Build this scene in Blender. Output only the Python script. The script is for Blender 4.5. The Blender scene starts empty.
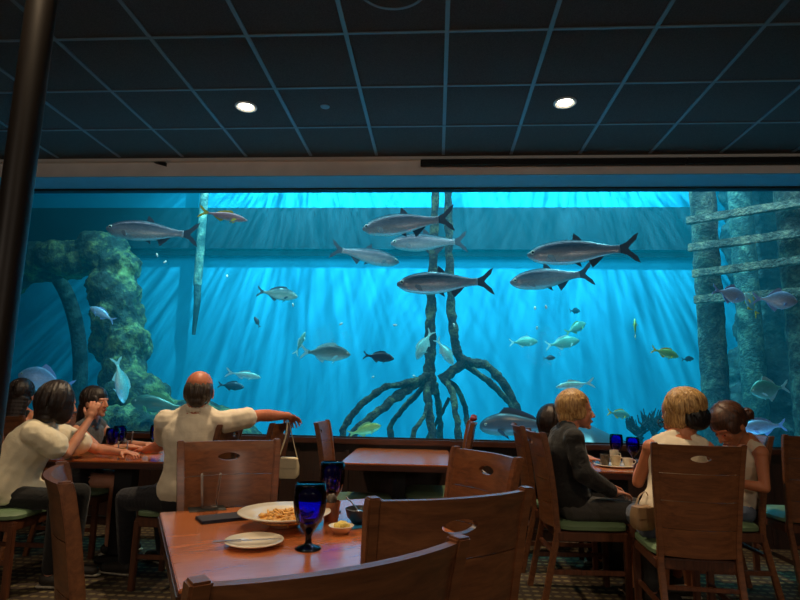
import bpy, bmesh, math, random
import numpy as np
from mathutils import Vector, Matrix
random.seed(7)
PI = math.pi
SC = bpy.context.scene
COL = SC.collection
V = Vector

# ------------------------------------------------------------------ camera
H, PITCH, YAW, ROLL, FPX = 1.27, .158, .066, .0197, 565.0
cy, sy, cp, sp = math.cos(YAW), math.sin(YAW), math.cos(PITCH), math.sin(PITCH)
FW = V((-sy*cp, cy*cp, sp)); R0 = V((cy, sy, 0)); U0 = R0.cross(FW)
RT = math.cos(ROLL)*R0 + math.sin(ROLL)*U0
UP = -math.sin(ROLL)*R0 + math.cos(ROLL)*U0
CAM = V((0, 0, H))
def ray(x, y): return FW*FPX + RT*(x-400) - UP*(y-300)
def atY(x, y, Y): d = ray(x, y); return CAM + d*(Y/d.y)
def atZ(x, y, z): d = ray(x, y); return CAM + d*((z-H)/d.z)
cd = bpy.data.cameras.new('camera'); cam = bpy.data.objects.new('camera', cd); COL.objects.link(cam)
cd.sensor_fit = 'HORIZONTAL'; cd.sensor_width = 36; cd.lens = 36*FPX/800; cd.clip_start = .05
m = Matrix((RT, UP, -FW)).transposed().to_4x4(); m.translation = CAM
cam.matrix_world = m; SC.camera = cam
SC.view_settings.view_transform = 'Standard'; SC.view_settings.look = 'None'
SC.view_settings.gamma = 1; SC.view_settings.use_curve_mapping = False
SC.view_settings.exposure = 0.0
try:
    SC.cycles.use_denoising = True
    SC.cycles.max_bounces = 8; SC.cycles.volume_bounces = 0; SC.cycles.diffuse_bounces = 4
    SC.cycles.transparent_max_bounces = 16; SC.cycles.sample_clamp_indirect = 4
    SC.cycles.caustics_reflective = False; SC.cycles.caustics_refractive = False
except Exception: pass
w = bpy.data.worlds.new('world'); SC.world = w; w.use_nodes = True
w.node_tree.nodes['Background'].inputs[0].default_value = (.02, .03, .04, 1)
w.node_tree.nodes['Background'].inputs[1].default_value = .3

# ------------------------------------------------------------------ materials
def lin(c):
    return tuple(((x/255)/12.92 if x/255 <= .04045 else ((x/255+.055)/1.055)**2.4) for x in c) + (1,)
class NT:
    def __init__(s, name):
        s.m = bpy.data.materials.new(name); s.m.use_nodes = True; s.t = s.m.node_tree
        s.b = s.t.nodes['Principled BSDF']
    def n(s, typ, **k):
        o = s.t.nodes.new(typ)
        for a, v in k.items(): setattr(o, a, v)
        return o
    def l(s, a, b): s.t.links.new(a, b)
    def coord(s, scale=(1, 1, 1), kind='Object', rot=(0, 0, 0)):
        tc = s.n('ShaderNodeTexCoord'); mp = s.n('ShaderNodeMapping'); mp.inputs['Scale'].default_value = scale
        mp.inputs['Rotation'].default_value = rot
        s.l(tc.outputs[kind], mp.inputs[0]); return mp.outputs[0]
    def noise(s, vec, scale=5, detail=4, rough=.55, dist=0):
        o = s.n('ShaderNodeTexNoise'); o.inputs['Scale'].default_value = scale; o.inputs['Detail'].default_value = detail
        o.inputs['Roughness'].default_value = rough; o.inputs['Distortion'].default_value = dist
        if vec: s.l(vec, o.inputs['Vector'])
        return o.outputs[0]
    def ramp(s, fac, stops):
        o = s.n('ShaderNodeValToRGB'); e = o.color_ramp.elements
        while len(e) < len(stops): e.new(.5)
        for i, (p, c) in enumerate(stops): e[i].position = p; e[i].color = c if len(c) == 4 else tuple(c)+(1,)
        s.l(fac, o.inputs[0]); return o.outputs[0]
    def bump(s, h, strength=.3, dist=.01):
        o = s.n('ShaderNodeBump'); o.inputs['Strength'].default_value = strength; o.inputs['Distance'].default_value = dist
        s.l(h, o.inputs['Height']); s.l(o.outputs[0], s.b.inputs['Normal'])
def simple(name, c, rough=.6, metal=0, spec=.5, coat=0, var=0.0, vs=20, bump=0, stretch=(1, 1, 1), sheen=0):
    t = NT(name); t.b.inputs['Roughness'].default_value = rough; t.b.inputs['Metallic'].default_value = metal
    t.b.inputs['Specular IOR Level'].default_value = spec; t.b.inputs['Coat Weight'].default_value = coat
    t.b.inputs['Coat Roughness'].default_value = .15; t.b.inputs['Sheen Weight'].default_value = sheen
    col = lin(c); t.b.inputs['Base Color'].default_value = col
    v = t.coord(stretch); nz = t.noise(v, vs)
    a = tuple(x*(1-var) for x in col[:3]); b = tuple(min(1, x*(1+var)) for x in col[:3])
    t.l(t.ramp(nz, [(.3, a), (.7, b)]), t.b.inputs['Base Color'])
    if bump: t.bump(nz, bump, .01)
    return t.m
def wood(name, dark, light, rough=.32, coat=.35, stretch=(3, 30, 30)):
    t = NT(name); v = t.coord(stretch); g = t.noise(v, 1.6, 6, .6, .6)
    g2 = t.noise(t.coord(tuple(s*4 for s in stretch)), 2, 3, .6)
    mx = t.n('ShaderNodeMath', operation='MULTIPLY_ADD'); mx.inputs[1].default_value = .3
    t.l(g2, mx.inputs[0]); t.l(g, mx.inputs[2])
    t.l(t.ramp(mx.outputs[0], [(.45, lin(dark)), (.85, lin(light))]), t.b.inputs['Base Color'])
    t.b.inputs['Roughness'].default_value = rough; t.b.inputs['Coat Weight'].default_value = coat
    t.b.inputs['Coat Roughness'].default_value = .2; t.bump(g2, .06, .002); return t.m
M = {}
M['chairwood'] = wood('chair_wood', (92, 54, 34), (132, 82, 50), .38, .2, (3, 30, 30))
M['legwood'] = wood('leg_wood', (70, 38, 25), (110, 64, 42), .4, .2, (30, 30, 3))
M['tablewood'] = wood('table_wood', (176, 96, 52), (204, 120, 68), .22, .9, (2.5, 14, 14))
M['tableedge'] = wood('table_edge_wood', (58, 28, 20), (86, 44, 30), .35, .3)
M['pedestal'] = simple('black_base', (14, 12, 12), .6)
M['green'] = simple('green_vinyl', (104, 128, 96), .45, var=.08, vs=8, bump=.05)
M['polemetal'] = simple('dark_pole', (30, 24, 20), .45, .3, var=.2, vs=6, stretch=(6, 6, 1))
M['fascia'] = simple('brown_fascia', (236, 234, 232), .8, var=.08, vs=3)
M['recess'] = simple('pale_recess', (120, 205, 248), .7, var=.05, vs=4)  # tank's blue glow on the underside is tinted into this pale colour
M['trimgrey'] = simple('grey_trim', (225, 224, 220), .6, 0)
M['black'] = simple('black_rubber', (8, 8, 9), .7)
M['sill'] = wood('sill_wood', (44, 22, 16), (80, 42, 28), .4, .2)
M['panel'] = wood('panel_wood', (30, 17, 14), (52, 30, 23), .5, .1, (30, 30, 3))
M['roomwall'] = simple('room_wall', (92, 84, 76), .85, var=.06, vs=3)
def ceilmat():
    t = NT('ceiling_tile'); v = t.coord((1, 1, 1)); nz = t.noise(v, 160, 3, .7); n2 = t.noise(v, 1.5, 2)
    t.l(t.ramp(nz, [(.35, lin((58, 58, 58))), (.65, lin((84, 83, 82)))]), t.b.inputs['Base Color'])
    t.b.inputs['Roughness'].default_value = .9; t.bump(nz, .5, .003); return t.m
M['ceil'] = ceilmat()
M['grid'] = simple('grid_metal', (118, 132, 142), .4, .25, var=.05)
def carpetmat():
    t = NT('carpet'); tc = t.n('ShaderNodeTexCoord'); sep = t.n('ShaderNodeSeparateXYZ'); t.l(tc.outputs['Object'], sep.inputs[0])
    def mth(op, a, b=None, c=None):
        o = t.n('ShaderNodeMath', operation=op)
        for i, x in enumerate((a, b, c)):
            if x is None: continue
            if isinstance(x, (int, float)): o.inputs[i].default_value = x
            else: t.l(x, o.inputs[i])
        return o.outputs[0]
    fx = mth('FRACT', mth('MULTIPLY', sep.outputs[0], 16.0)); 
    row = mth('MULTIPLY', sep.outputs[1], 13.0); fy = mth('FRACT', row)
    dx = mth('MULTIPLY', mth('SUBTRACT', fx, .5), 1.1); dy = mth('MULTIPLY', mth('SUBTRACT', fy, .5), 2.0)
    d = mth('SQRT', mth('ADD', mth('MULTIPLY', dx, dx), mth('MULTIPLY', dy, dy)))
    nz = t.noise(t.coord((1, 1, 1)), 90, 3, .7); n2 = t.noise(t.coord((1, 1, 1)), 4, 3)
    dots = t.ramp(mth('ADD', d, mth('MULTIPLY', nz, .25)), [(.45, (1, 1, 1, 1)), (.62, (0, 0, 0, 1))])
    mx = t.n('ShaderNodeMix', data_type='RGBA'); t.l(dots, mx.inputs[0])
    t.l(t.ramp(nz, [(.3, lin((40, 30, 24))), (.7, lin((74, 58, 44)))]), mx.inputs[6])
    t.l(t.ramp(n2, [(.35, lin((92, 84, 56))), (.65, lin((126, 112, 74)))]), mx.inputs[7])
    t.l(mx.outputs[2], t.b.inputs['Base Color']); t.b.inputs['Roughness'].default_value = .95; t.bump(nz, .6, .004); return t.m
M['carpet'] = carpetmat()
def emis(name, c, s):
    t = NT(name); t.b.inputs['Emission Color'].default_value = c; t.b.inputs['Emission Strength'].default_value = s
    t.b.inputs['Base Color'].default_value = (.8, .8, .8, 1); return t.m
M['lamp'] = emis('lamp_glow', (1, .86, .62, 1), 14)
def glassmat(name, c, fac=.05, tint=1, rough=.02, ior=1.3):
    t = NT(name); out = t.t.nodes['Material Output']; tr = t.n('ShaderNodeBsdfTransparent'); tr.inputs[0].default_value = c
    gl = t.n('ShaderNodeBsdfGlossy'); gl.inputs['Roughness'].default_value = rough
    fr = t.n('ShaderNodeFresnel'); fr.inputs[0].default_value = ior
    mx = t.n('ShaderNodeMixShader'); t.l(fr.outputs[0], mx.inputs[0]); t.l(tr.outputs[0], mx.inputs[1]); t.l(gl.outputs[0], mx.inputs[2])
    t.l(mx.outputs[0], out.inputs[0]); return t.m
M['pane'] = glassmat('aquarium_acrylic', (1, 1, 1, 1), ior=1.04)
M['clear'] = glassmat('clear_glass', (.95, .94, .93, 1), ior=1.25, rough=.05)
_t = M['clear'].node_tree; _m = [n for n in _t.nodes if n.type == 'MIX_SHADER'][0]; _g = [n for n in _t.nodes if n.type == 'BSDF_GLOSSY'][0]
_d = _t.nodes.new('ShaderNodeBsdfDiffuse'); _d.inputs[0].default_value = (.8, .8, .82, 1); _a = _t.nodes.new('ShaderNodeMixShader'); _a.inputs[0].default_value = .5
_t.links.new(_g.outputs[0], _a.inputs[1]); _t.links.new(_d.outputs[0], _a.inputs[2]); _t.links.new(_a.outputs[0], _m.inputs[2])
M['cobalt'] = glassmat('cobalt_glass', (.2, .2, .95, 1), ior=1.4)
M['cobaltdark'] = glassmat('cobalt_glass_dark', (.02, .02, .12, 1), ior=1.5)
M['china'] = simple('white_china', (226, 216, 196), .25, coat=.3)
M['pasta'] = simple('pasta_food', (226, 168, 84), .6, var=.35, vs=60, bump=.5)
M['yellow'] = simple('yellow_butter', (240, 214, 110), .5, var=.15, vs=80, bump=.4)
M['juice'] = simple('orange_drink', (206, 150, 60), .3, var=.2, vs=30)
M['steel'] = simple('steel', (190, 190, 192), .22, .95)
M['navy'] = simple('navy_leather', (16, 26, 48), .4, var=.1)
M['coaster'] = simple('black_coaster', (34, 38, 38), .7)
M['copper'] = simple('copper_cup', (150, 92, 62), .35, .4, var=.15)
M['foodbrown'] = simple('brown_mushroom', (92, 84, 76), .7, var=.3, vs=50, bump=.6)
M['darkbowl'] = simple('dark_stoneware', (44, 46, 48), .35, coat=.3)
M['bluecloth'] = simple('cyan_napkin', (20, 130, 190), .8)
M['cream'] = simple('cream_leather', (205, 190, 160), .5, var=.08)
M['burg'] = simple('red_cloth', (120, 40, 44), .8)
M['taupe'] = simple('taupe_leather', (146, 116, 84), .5, var=.12)

# ------------------------------------------------------------------ mesh helpers
class MB:
    def __init__(s): s.v = []; s.f = []
    def add(s, vs, fs):
        b = len(s.v); s.v += [tuple(v) for v in vs]; s.f += [tuple(b+i for i in f) for f in fs]
    def box(s, c, d, rot=None):
        c = V(c); h = V(d)/2
        vs = [V((sx*h.x, sy_*h.y, sz*h.z)) for sx in (-1, 1) for sy_ in (-1, 1) for sz in (-1, 1)]
        if rot is not None: vs = [rot @ v for v in vs]
        s.add([v+c for v in vs], [(0, 1, 3, 2), (4, 6, 7, 5), (0, 4, 5, 1), (2, 3, 7, 6), (0, 2, 6, 4), (1, 5, 7, 3)])
    def bar(s, a, b, wx, wy, up=(0, 0, 1)):
        a, b = V(a), V(b); z = (b-a).normalized(); up = V(up)
        if abs(z.dot(up)) > .95: up = V((0, 1, 0))
        x = up.cross(z).normalized(); y = z.cross(x)
        vs = [p + x*(i*wx/2) + y*(j*wy/2) for p in (a, b) for i, j in ((-1, -1), (1, -1), (1, 1), (-1, 1))]
        s.add(vs, [(3, 2, 1, 0), (4, 5, 6, 7)] + [(i, (i+1) % 4, 4+(i+1) % 4, 4+i) for i in range(4)])
    def tube(s, pts, rad, n=10, cap=True, squash=1):
        pts = [V(p) for p in pts]; N = len(pts)
        rad = rad if hasattr(rad, '__len__') else [rad]*N
        vs = []; prev = None
        for i, p in enumerate(pts):
            d = (pts[min(i+1, N-1)]-pts[max(i-1, 0)])
            d = d.normalized() if d.length > 1e-9 else V((0, 0, 1))
            if prev is None:
                a = V((0, 0, 1)) if abs(d.z) < .9 else V((0, 1, 0)); x = a.cross(d).normalized()
            else: x = (prev - d*prev.dot(d)).normalized()
            prev = x; y = d.cross(x)
            for k in range(n):
                t = 2*PI*k/n; vs.append(p + x*math.cos(t)*rad[i] + y*math.sin(t)*rad[i]*squash)
        fs = [(i*n+k, i*n+(k+1) % n, (i+1)*n+(k+1) % n, (i+1)*n+k) for i in range(N-1) for k in range(n)]
        if cap: fs += [tuple(range(n))[::-1], tuple((N-1)*n+k for k in range(n))]
        s.add(vs, fs)
    def lathe(s, prof, c=(0, 0, 0), n=32, sx=1, sy=1):
        c = V(c); vs = []; N = len(prof)
        for r, z in prof:
            for k in range(n):
                t = 2*PI*k/n; vs.append(c+V((r*math.cos(t)*sx, r*math.sin(t)*sy, z)))
        fs = [(i*n+k, i*n+(k+1) % n, (i+1)*n+(k+1) % n, (i+1)*n+k) for i in range(N-1) for k in range(n)]
        if prof[0][0] > 1e-5: fs.append(tuple(range(n))[::-1])
        if prof[-1][0] > 1e-5: fs.append(tuple((N-1)*n+k for k in range(n)))
        s.add(vs, fs)
    def ell(s, c, r, rot=None, n=10, m_=7):
        c = V(c); r = r if hasattr(r, '__len__') else (r, r, r); vs = [V((0, 0, -r[2]))]
        for i in range(1, m_):
            a = -PI/2+PI*i/m_
            for k in range(n): t = 2*PI*k/n; vs.append(V((r[0]*math.cos(a)*math.cos(t), r[1]*math.cos(a)*math.sin(t), r[2]*math.sin(a))))
        vs.append(V((0, 0, r[2])))
        if rot is not None: vs = [rot @ v for v in vs]
        fs = [(0, 1+(k+1) % n, 1+k) for k in range(n)]
        for i in range(m_-2): fs += [(1+i*n+k, 1+i*n+(k+1) % n, 1+(i+1)*n+(k+1) % n, 1+(i+1)*n+k) for k in range(n)]
        L = len(vs)-1; o = 1+(m_-2)*n; fs += [(o+k, o+(k+1) % n, L) for k in range(n)]
        s.add([v+c for v in vs], fs)
    def capsule(s, a, b, ra, rb, sp_=.4):
        a, b = V(a), V(b); L = (b-a).length; k = max(1, int(L/(min(ra, rb)*sp_)))
        for i in range(k+1):
            t = i/k; s.ell(a.lerp(b, t), ra+(rb-ra)*t, n=10, m_=6)
    def prism(s, poly, t, fn=None):
        n = len(poly); vs = [(x, -t/2, z) for x, z in poly]+[(x, t/2, z) for x, z in poly]
        if fn: vs = [fn(V(v)) for v in vs]
        s.add(vs, [tuple(range(n)), tuple(range(2*n-1, n-1, -1))]+[(i, n+i, n+(i+1) % n, (i+1) % n) for i in range(n)])
    def xf(s, M_): s.v = [tuple(M_ @ V(v)) for v in s.v]; return s
    def build(s, name, mat, parent=None, loc=None, bevel=0, smooth=True, ang=.7):
        me = bpy.data.meshes.new(name)
        vs = s.v
        if loc is not None: vs = [(x-loc[0], y-loc[1], z-loc[2]) for x, y, z in vs]
        me.from_pydata(vs, [], s.f); me.update()
        bm = bmesh.new(); bm.from_mesh(me); bmesh.ops.recalc_face_normals(bm, faces=bm.faces)
        if bevel:
            es = [e for e in bm.edges if len(e.link_faces) == 2 and e.calc_face_angle(0) > .6]
            bmesh.ops.bevel(bm, geom=es, offset=bevel, segments=2, affect='EDGES', clamp_overlap=True)
        for f in bm.faces: f.smooth = smooth
        for e in bm.edges:
            if len(e.link_faces) == 2 and e.calc_face_angle(0) > ang: e.smooth = False
        bm.to_mesh(me); bm.free()
        if mat: me.materials.append(M[mat] if isinstance(mat, str) else mat)
        o = bpy.data.objects.new(name, me); COL.objects.link(o)
        if loc is not None: o.location = loc
        if parent: o.parent = parent
        return o
def tag(o, label, cat, group=None, kind=None):
    o['label'] = label; o['category'] = cat
    if group: o['group'] = group
    if kind: o['kind'] = kind
    return o
def struct(o): o['kind'] = 'structure'; return o
def empty(name, loc, rz=0):
    o = bpy.data.objects.new(name, None); COL.objects.link(o); o.location = loc; o.rotation_euler = (0, 0, rz)
    o.empty_display_size = .1; return o
def copy_tree(o, parent=None):
    c = o.copy(); COL.objects.link(c)
    if parent: c.parent = parent
    for k in ('label',):
        if k in c and parent is None: del c[k]
    for ch in list(o.children): copy_tree(ch, c)
    return c
def voxel(mb, size, smooth=3):
    """one continuous closed surface grown around overlapping lumps"""
    me = bpy.data.meshes.new('t'); me.from_pydata(mb.v, [], mb.f); me.update()
    o = bpy.data.objects.new('t', me); COL.objects.link(o)
    r = o.modifiers.new('r', 'REMESH'); r.mode = 'VOXEL'; r.voxel_size = size; r.use_smooth_shade = True
    if smooth: s = o.modifiers.new('s', 'SMOOTH'); s.factor = .5; s.iterations = smooth
    dg = bpy.context.evaluated_depsgraph_get(); dg.update()
    me2 = bpy.data.meshes.new_from_object(o.evaluated_get(dg))
    bpy.data.objects.remove(o); bpy.data.meshes.remove(me); return me2
def vox_obj(name, mb, size, mat, parent=None, loc=None, smooth=3, disp=None):
    me = voxel(mb, size, smooth)
    if loc is not None:
        me.transform(Matrix.Translation(-V(loc)))
    me.materials.clear(); me.materials.append(M[mat] if isinstance(mat, str) else mat)
    if disp:
        from mathutils import noise
        for v in me.vertices:
            p = v.co + (V(loc) if loc is not None else V((0, 0, 0)))
            k = sum(a*noise.noise(p*f) for f, a in disp); v.co += v.normal*k
    for p in me.polygons: p.use_smooth = True
    o = bpy.data.objects.new(name, me); COL.objects.link(o)
    if loc is not None: o.location = loc
    if parent: o.parent = parent; 
    return o

# ------------------------------------------------------------------ room shell
CZ = 3.396; YF = 4.97; YG = 5.30; WT = 3.235; WB = .828; WX0, WX1 = -4.6, 4.6
XL, XR, YB = -5.6, 5.6, -4.2
def boxo(name, x0, x1, y0, y1, z0, z1, mat, bevel=0):
    b = MB(); b.box(((x0+x1)/2, (y0+y1)/2, (z0+z1)/2), (x1-x0, y1-y0, z1-z0)); return struct(b.build(name, mat, bevel=bevel))
boxo('floor', XL, XR, YB, YG, -.1, 0, 'carpet')
boxo('ceiling', XL, XR, YB, YF, CZ, CZ+.1, 'ceil')
boxo('wall_left', XL-.1, XL, YB, YG, 0, CZ, 'roomwall')
boxo('wall_right', XR, XR+.1, YB, YG, 0, CZ, 'roomwall')
boxo('wall_back', XL, XR, YB-.1, YB, 0, CZ, 'roomwall')
boxo('wall_fascia', XL, XR, YF, YG+.02, WT, CZ+.1, 'fascia')
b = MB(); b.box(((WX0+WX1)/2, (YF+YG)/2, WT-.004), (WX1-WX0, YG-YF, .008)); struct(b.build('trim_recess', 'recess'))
boxo('wall_lower', XL, XR, YG-.05, YG+.14, 0, WB-.04, 'panel')
boxo('windowsill', WX0, WX1, YG-.09, YG+.0, WB-.05, WB, 'sill', .006)
boxo('wall_front_left', XL, WX0, YF, YG+.14, WB-.04, WT, 'roomwall')
boxo('wall_front_right', WX1, XR, YF, YG+.14, WB-.04, WT, 'roomwall')
b = MB()
b.box(((WX0+WX1)/2, YG-.005, WT-.014), (WX1-WX0, .03, .012)); b.box(((WX0+WX1)/2, YG-.005, WB+.006), (WX1-WX0, .03, .012))
b.box((WX0+.01, YG-.005, (WT+WB)/2), (.02, .03, WT-WB)); b.box((WX1-.01, YG-.005, (WT+WB)/2), (.02, .03, WT-WB))
struct(b.build('trim_gasket', 'black'))
boxo('window_1', WX0, WX1, YG+.012, YG+.112, WB-.01, WT+.0, 'pane')
b = MB(); b.box((0, YF-.02, CZ-.014), (XR-XL, .06, .026)); struct(b.build('trim_ceiling_edge', 'trimgrey'))
# panel grooves on lower wall
b = MB()
for i in range(24): b.box((-5.4+i*.46, YG-.055, .38), (.03, .012, .7))
struct(b.build('trim_panel_battens', 'panel'))
# T-bar grid
b = MB(); GX = .0457; GY = 3.09
for i in range(-9, 10):
    x = GX+.61*i
    if XL < x < XR: b.box((x, (YB+4.88)/2, CZ-.004), (.026, 4.88-YB, .008))
for j in range(-11, 3):
    y = GY+.611*j
    if y > YB: b.box((0, y, CZ-.005), (XR-XL, .017, .008))
struct(b.build('ceiling_grid', 'grid'))
# black screen housing strip under the ceiling edge
p = atY(420, 163, YF-.03); q = atY(686, 163, YF-.03)
e = tag(empty('screen_housing', (p.x, YF-.03, p.z)), 'long black housing strip fixed under the ceiling edge above the tank', 'screen housing')
b = MB(); b.box(((q.x-p.x)/2, -.02, -.01), (q.x-p.x-.012, .05, .052)); b.build('casing', 'black', e, bevel=.004)
b = MB(); b.box(((q.x-p.x)+1.2, -.02, -.01), (2.4, .05, .052)); b.build('casing', 'black', e, bevel=.004)
p = atY(160, 164, YF-.02)
b = MB(); b.prism([(-.055, .012), (.06, .012), (.06, -.022), (.03, -.012)], .03); o = b.build('ceiling_bracket', 'black'); o.location = (p.x, YF-.02, p.z)
tag(o, 'small black wedge bracket under the ceiling edge trim', 'bracket')
# support pole
pa = atY(37, 0, 1.9); pc = V(((atY(37, 0, 1.9).x+atY(3, 340, 1.9).x)/2, 1.9, 0))
e = tag(empty('support_pole', pc), 'dark round steel pole beside the tank window, floor to ceiling', 'pole')
b = MB(); b.lathe([(.052, 0), (.052, CZ)], n=28); b.build('shaft', 'polemetal', e)
b = MB(); b.lathe([(.09, 0), (.09, .015), (.07, .04), (.054, .05)], n=28); b.build('base_collar', 'polemetal', e)
# ceiling fittings
def can(x, y, label):
    e = tag(empty('recessed_downlight', (x, y, CZ)), label, 'ceiling light', 'recessed downlights in the dark ceiling')
    b = MB(); b.lathe([(.083, -.001), (.083, -.009), (.07, -.012), (.062, -.004), (.055, -.0015)], n=36); b.build('trim_ring', 'trimgrey', e)
    b = MB(); b.lathe([(.058, -.0015), (.05, -.004), (.0, -.006)], n=30); b.build('lamp_lens', 'lamp', e)
    return e
CANS = [(-1.474, 3.961, 'lit round downlight above the man in the cream polo shirt'), (.932, 3.964, 'lit round downlight above the blonde woman in black')]
for c in CANS: can(*c)
def spot(x, y, z, power, col=(1, .75, .47), size=2.1, blend=.8, tgt=None, r=.05):
    l = bpy.data.lights.new('downlight_beam', 'SPOT'); l.energy = power; l.color = col; l.spot_size = size; l.spot_blend = blend; l.shadow_soft_size = r
    o = bpy.data.objects.new('downlight_beam', l); COL.objects.link(o); o.location = (x, y, z)
    if tgt: o.rotation_euler = (V(tgt)-o.location).to_track_quat('-Z', 'Y').to_euler()
    return o
for c in CANS: spot(c[0], c[1], CZ-.03, 185)
for (x, y, pw) in ((-1.47, 1.55, 62), (.93, 1.55, 75), (-.27, -.3, 75), (-3.6, 2.9, 50), (3.3, 1.6, 12), (-3.9, .6, 12)):
    spot(x, y, CZ-.03, pw)
b = MB(); b.lathe([(.035, 0), (.035, -.006), (.02, -.012), (0, -.013)], n=24); o = b.build('ceiling_sensor', 'grid'); o.location = (-.865, 3.977, CZ)
tag(o, 'small round disc sensor in the ceiling between the two downlights', 'sensor')
e = tag(empty('ceiling_speaker', (-.253, 2.685, CZ)), 'large round ceiling speaker with thin pale rim, near the top of view', 'ceiling speaker')
b = MB(); b.lathe([(.2, 0), (.2, -.008), (.185, -.008), (.185, 0)], n=48); b.build('rim', 'grid', e)
b = MB(); b.lathe([(.184, -.0005), (.184, -.004), (0, -.004)], n=48); b.build('grille', M['ceil'], e)

# ------------------------------------------------------------------ tank
TX0, TX1, TY0, TY1, TZ1 = -9.5, 6.6, 5.46, 9.6, 5.6
def tankmat(name, dark, light, sc=1.2):
    t = NT(name); n = t.noise(t.coord((1, 1, .6)), sc, 5, .6)
    t.l(t.ramp(n, [(.3, lin(dark)), (.7, lin(light))]), t.b.inputs['Base Color']); t.b.inputs['Roughness'].default_value = .9
    t.bump(n, .3, .03); return t.m
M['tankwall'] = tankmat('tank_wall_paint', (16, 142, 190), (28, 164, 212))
M['tankbeam'] = tankmat('tank_beam_shaded', (3, 20, 34), (5, 30, 46))  # beam's shade under the overhead light is put into its dark colour
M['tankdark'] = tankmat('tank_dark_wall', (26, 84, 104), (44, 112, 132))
M['sand'] = tankmat('tank_sand', (90, 150, 165), (120, 180, 190), 5)
boxo('wall_tank_back', TX0, TX1, TY1, TY1+.2, -.2, TZ1, 'tankwall')
boxo('wall_tank_left', TX0-.2, TX0, TY0-.2, TY1+.2, -.2, TZ1, 'tankwall')
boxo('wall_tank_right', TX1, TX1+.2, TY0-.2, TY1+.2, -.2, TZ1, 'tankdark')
boxo('floor_tank', TX0, TX1, TY0-.1, TY1, -.2, 0.0, 'sand')
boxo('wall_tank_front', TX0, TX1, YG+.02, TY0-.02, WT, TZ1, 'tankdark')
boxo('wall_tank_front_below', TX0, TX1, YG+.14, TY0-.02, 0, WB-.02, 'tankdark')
pb = atY(700, 208, 9.4)
boxo('beam_tank', TX0, pb.x, 9.38, 9.6, atY(400, 255, 9.4).z, atY(400, 206, 9.4).z, 'tankbeam', .1)
def watermat():
    m_ = bpy.data.materials.new('tank_water'); m_.use_nodes = True; t = m_.node_tree; t.nodes.clear()
    out = t.nodes.new('ShaderNodeOutputMaterial'); s = t.nodes.new('ShaderNodeVolumeScatter'); a = t.nodes.new('ShaderNodeVolumeAbsorption')
    s.inputs['Color'].default_value = (.0, .6, .92, 1); s.inputs['Density'].default_value = .066; s.inputs['Anisotropy'].default_value = .2
    a.inputs['Color'].default_value = (.35, .9, .96, 1); a.inputs['Density'].default_value = .16
    ad = t.nodes.new('ShaderNodeAddShader'); t.links.new(s.outputs[0], ad.inputs[0]); t.links.new(a.outputs[0], ad.inputs[1]); t.links.new(ad.outputs[0], out.inputs['Volume'])
    return m_
M['water'] = watermat()
b = MB(); e0 = .004; b.box(((TX0+TX1)/2, (TY0+.0+TY1)/2, (TZ1-.3)/2+.01), (TX1-TX0-e0, TY1-TY0-e0, TZ1-.3)); o = b.build('water', 'water'); struct(o)
# lamps over the tank; noise in their strength imitates ripples of light through water
def ripple_lamp(x, y, z, power, col, seed, contrast=1.0, freq=26, r=.03, tgt=None, size=2.2):
    l = bpy.data.lights.new('tank_lamp', 'SPOT'); l.energy = power; l.color = col; l.shadow_soft_size = r; l.spot_size = size; l.spot_blend = .6
    l.use_nodes = True; t = l.node_tree; em = t.nodes['Emission']
    tc = t.nodes.new('ShaderNodeTexCoord'); sep = t.nodes.new('ShaderNodeSeparateXYZ'); t.links.new(tc.outputs['Normal'], sep.inputs[0])
    def mth(op, a, b_=None):
        o_ = t.nodes.new('ShaderNodeMath'); o_.operation = op
        for i, q_ in enumerate((a, b_)):
            if q_ is None: continue
            if isinstance(q_, (int, float)): o_.inputs[i].default_value = q_
            else: t.links.new(q_, o_.inputs[i])
        return o_.outputs[0]
    sx = mth('DIVIDE', sep.outputs[0], sep.outputs[2]); sy_ = mth('DIVIDE', sep.outputs[1], sep.outputs[2])
    cmb = t.nodes.new('ShaderNodeCombineXYZ'); t.links.new(mth('MULTIPLY', sx, freq), cmb.inputs[0]); t.links.new(mth('MULTIPLY', sy_, freq*.13), cmb.inputs[1]); cmb.inputs[2].default_value = seed
    nz = t.nodes.new('ShaderNodeTexNoise'); nz.inputs['Scale'].default_value = 1; nz.inputs['Detail'].default_value = 3; nz.inputs['Distortion'].default_value = .35
    t.links.new(cmb.outputs[0], nz.inputs['Vector'])
    rp = t.nodes.new('ShaderNodeValToRGB'); e_ = rp.color_ramp.elements
    lo = 1-contrast; e_[0].position = .36; e_[0].color = (lo, lo, lo, 1); e_[1].position = .66; e_[1].color = (1.9, 1.9, 1.9, 1)
    t.links.new(nz.outputs[0], rp.inputs[0]); t.links.new(rp.outputs[0], em.inputs['Strength'])
    o = bpy.data.objects.new('tank_lamp', l); COL.objects.link(o); o.location = (x, y, z)
    if tgt: o.rotation_euler = (V(tgt)-o.location).to_track_quat('-Z', 'Y').to_euler()
    return o
WC = (.3, .86, .97)
ripple_lamp(-2.6, 7.7, 5.9, 960, WC, 1.3, 1.0, 36, tgt=(-2.3, 9.4, 2.6), size=2.15)
ripple_lamp(2.9, 7.7, 5.9, 960, WC, 8.1, 1.0, 34, tgt=(2.4, 9.4, 2.6), size=2.15)
ripple_lamp(.2, 7.5, 6.0, 680, WC, 4.4, .7, 24, tgt=(.2, 9.4, 2.6), size=2.1)
ripple_lamp(4.9, 6.2, 6.0, 60, WC, 3.4, .6, 12, tgt=(4.4, 8.2, 2), size=2.0)
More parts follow.
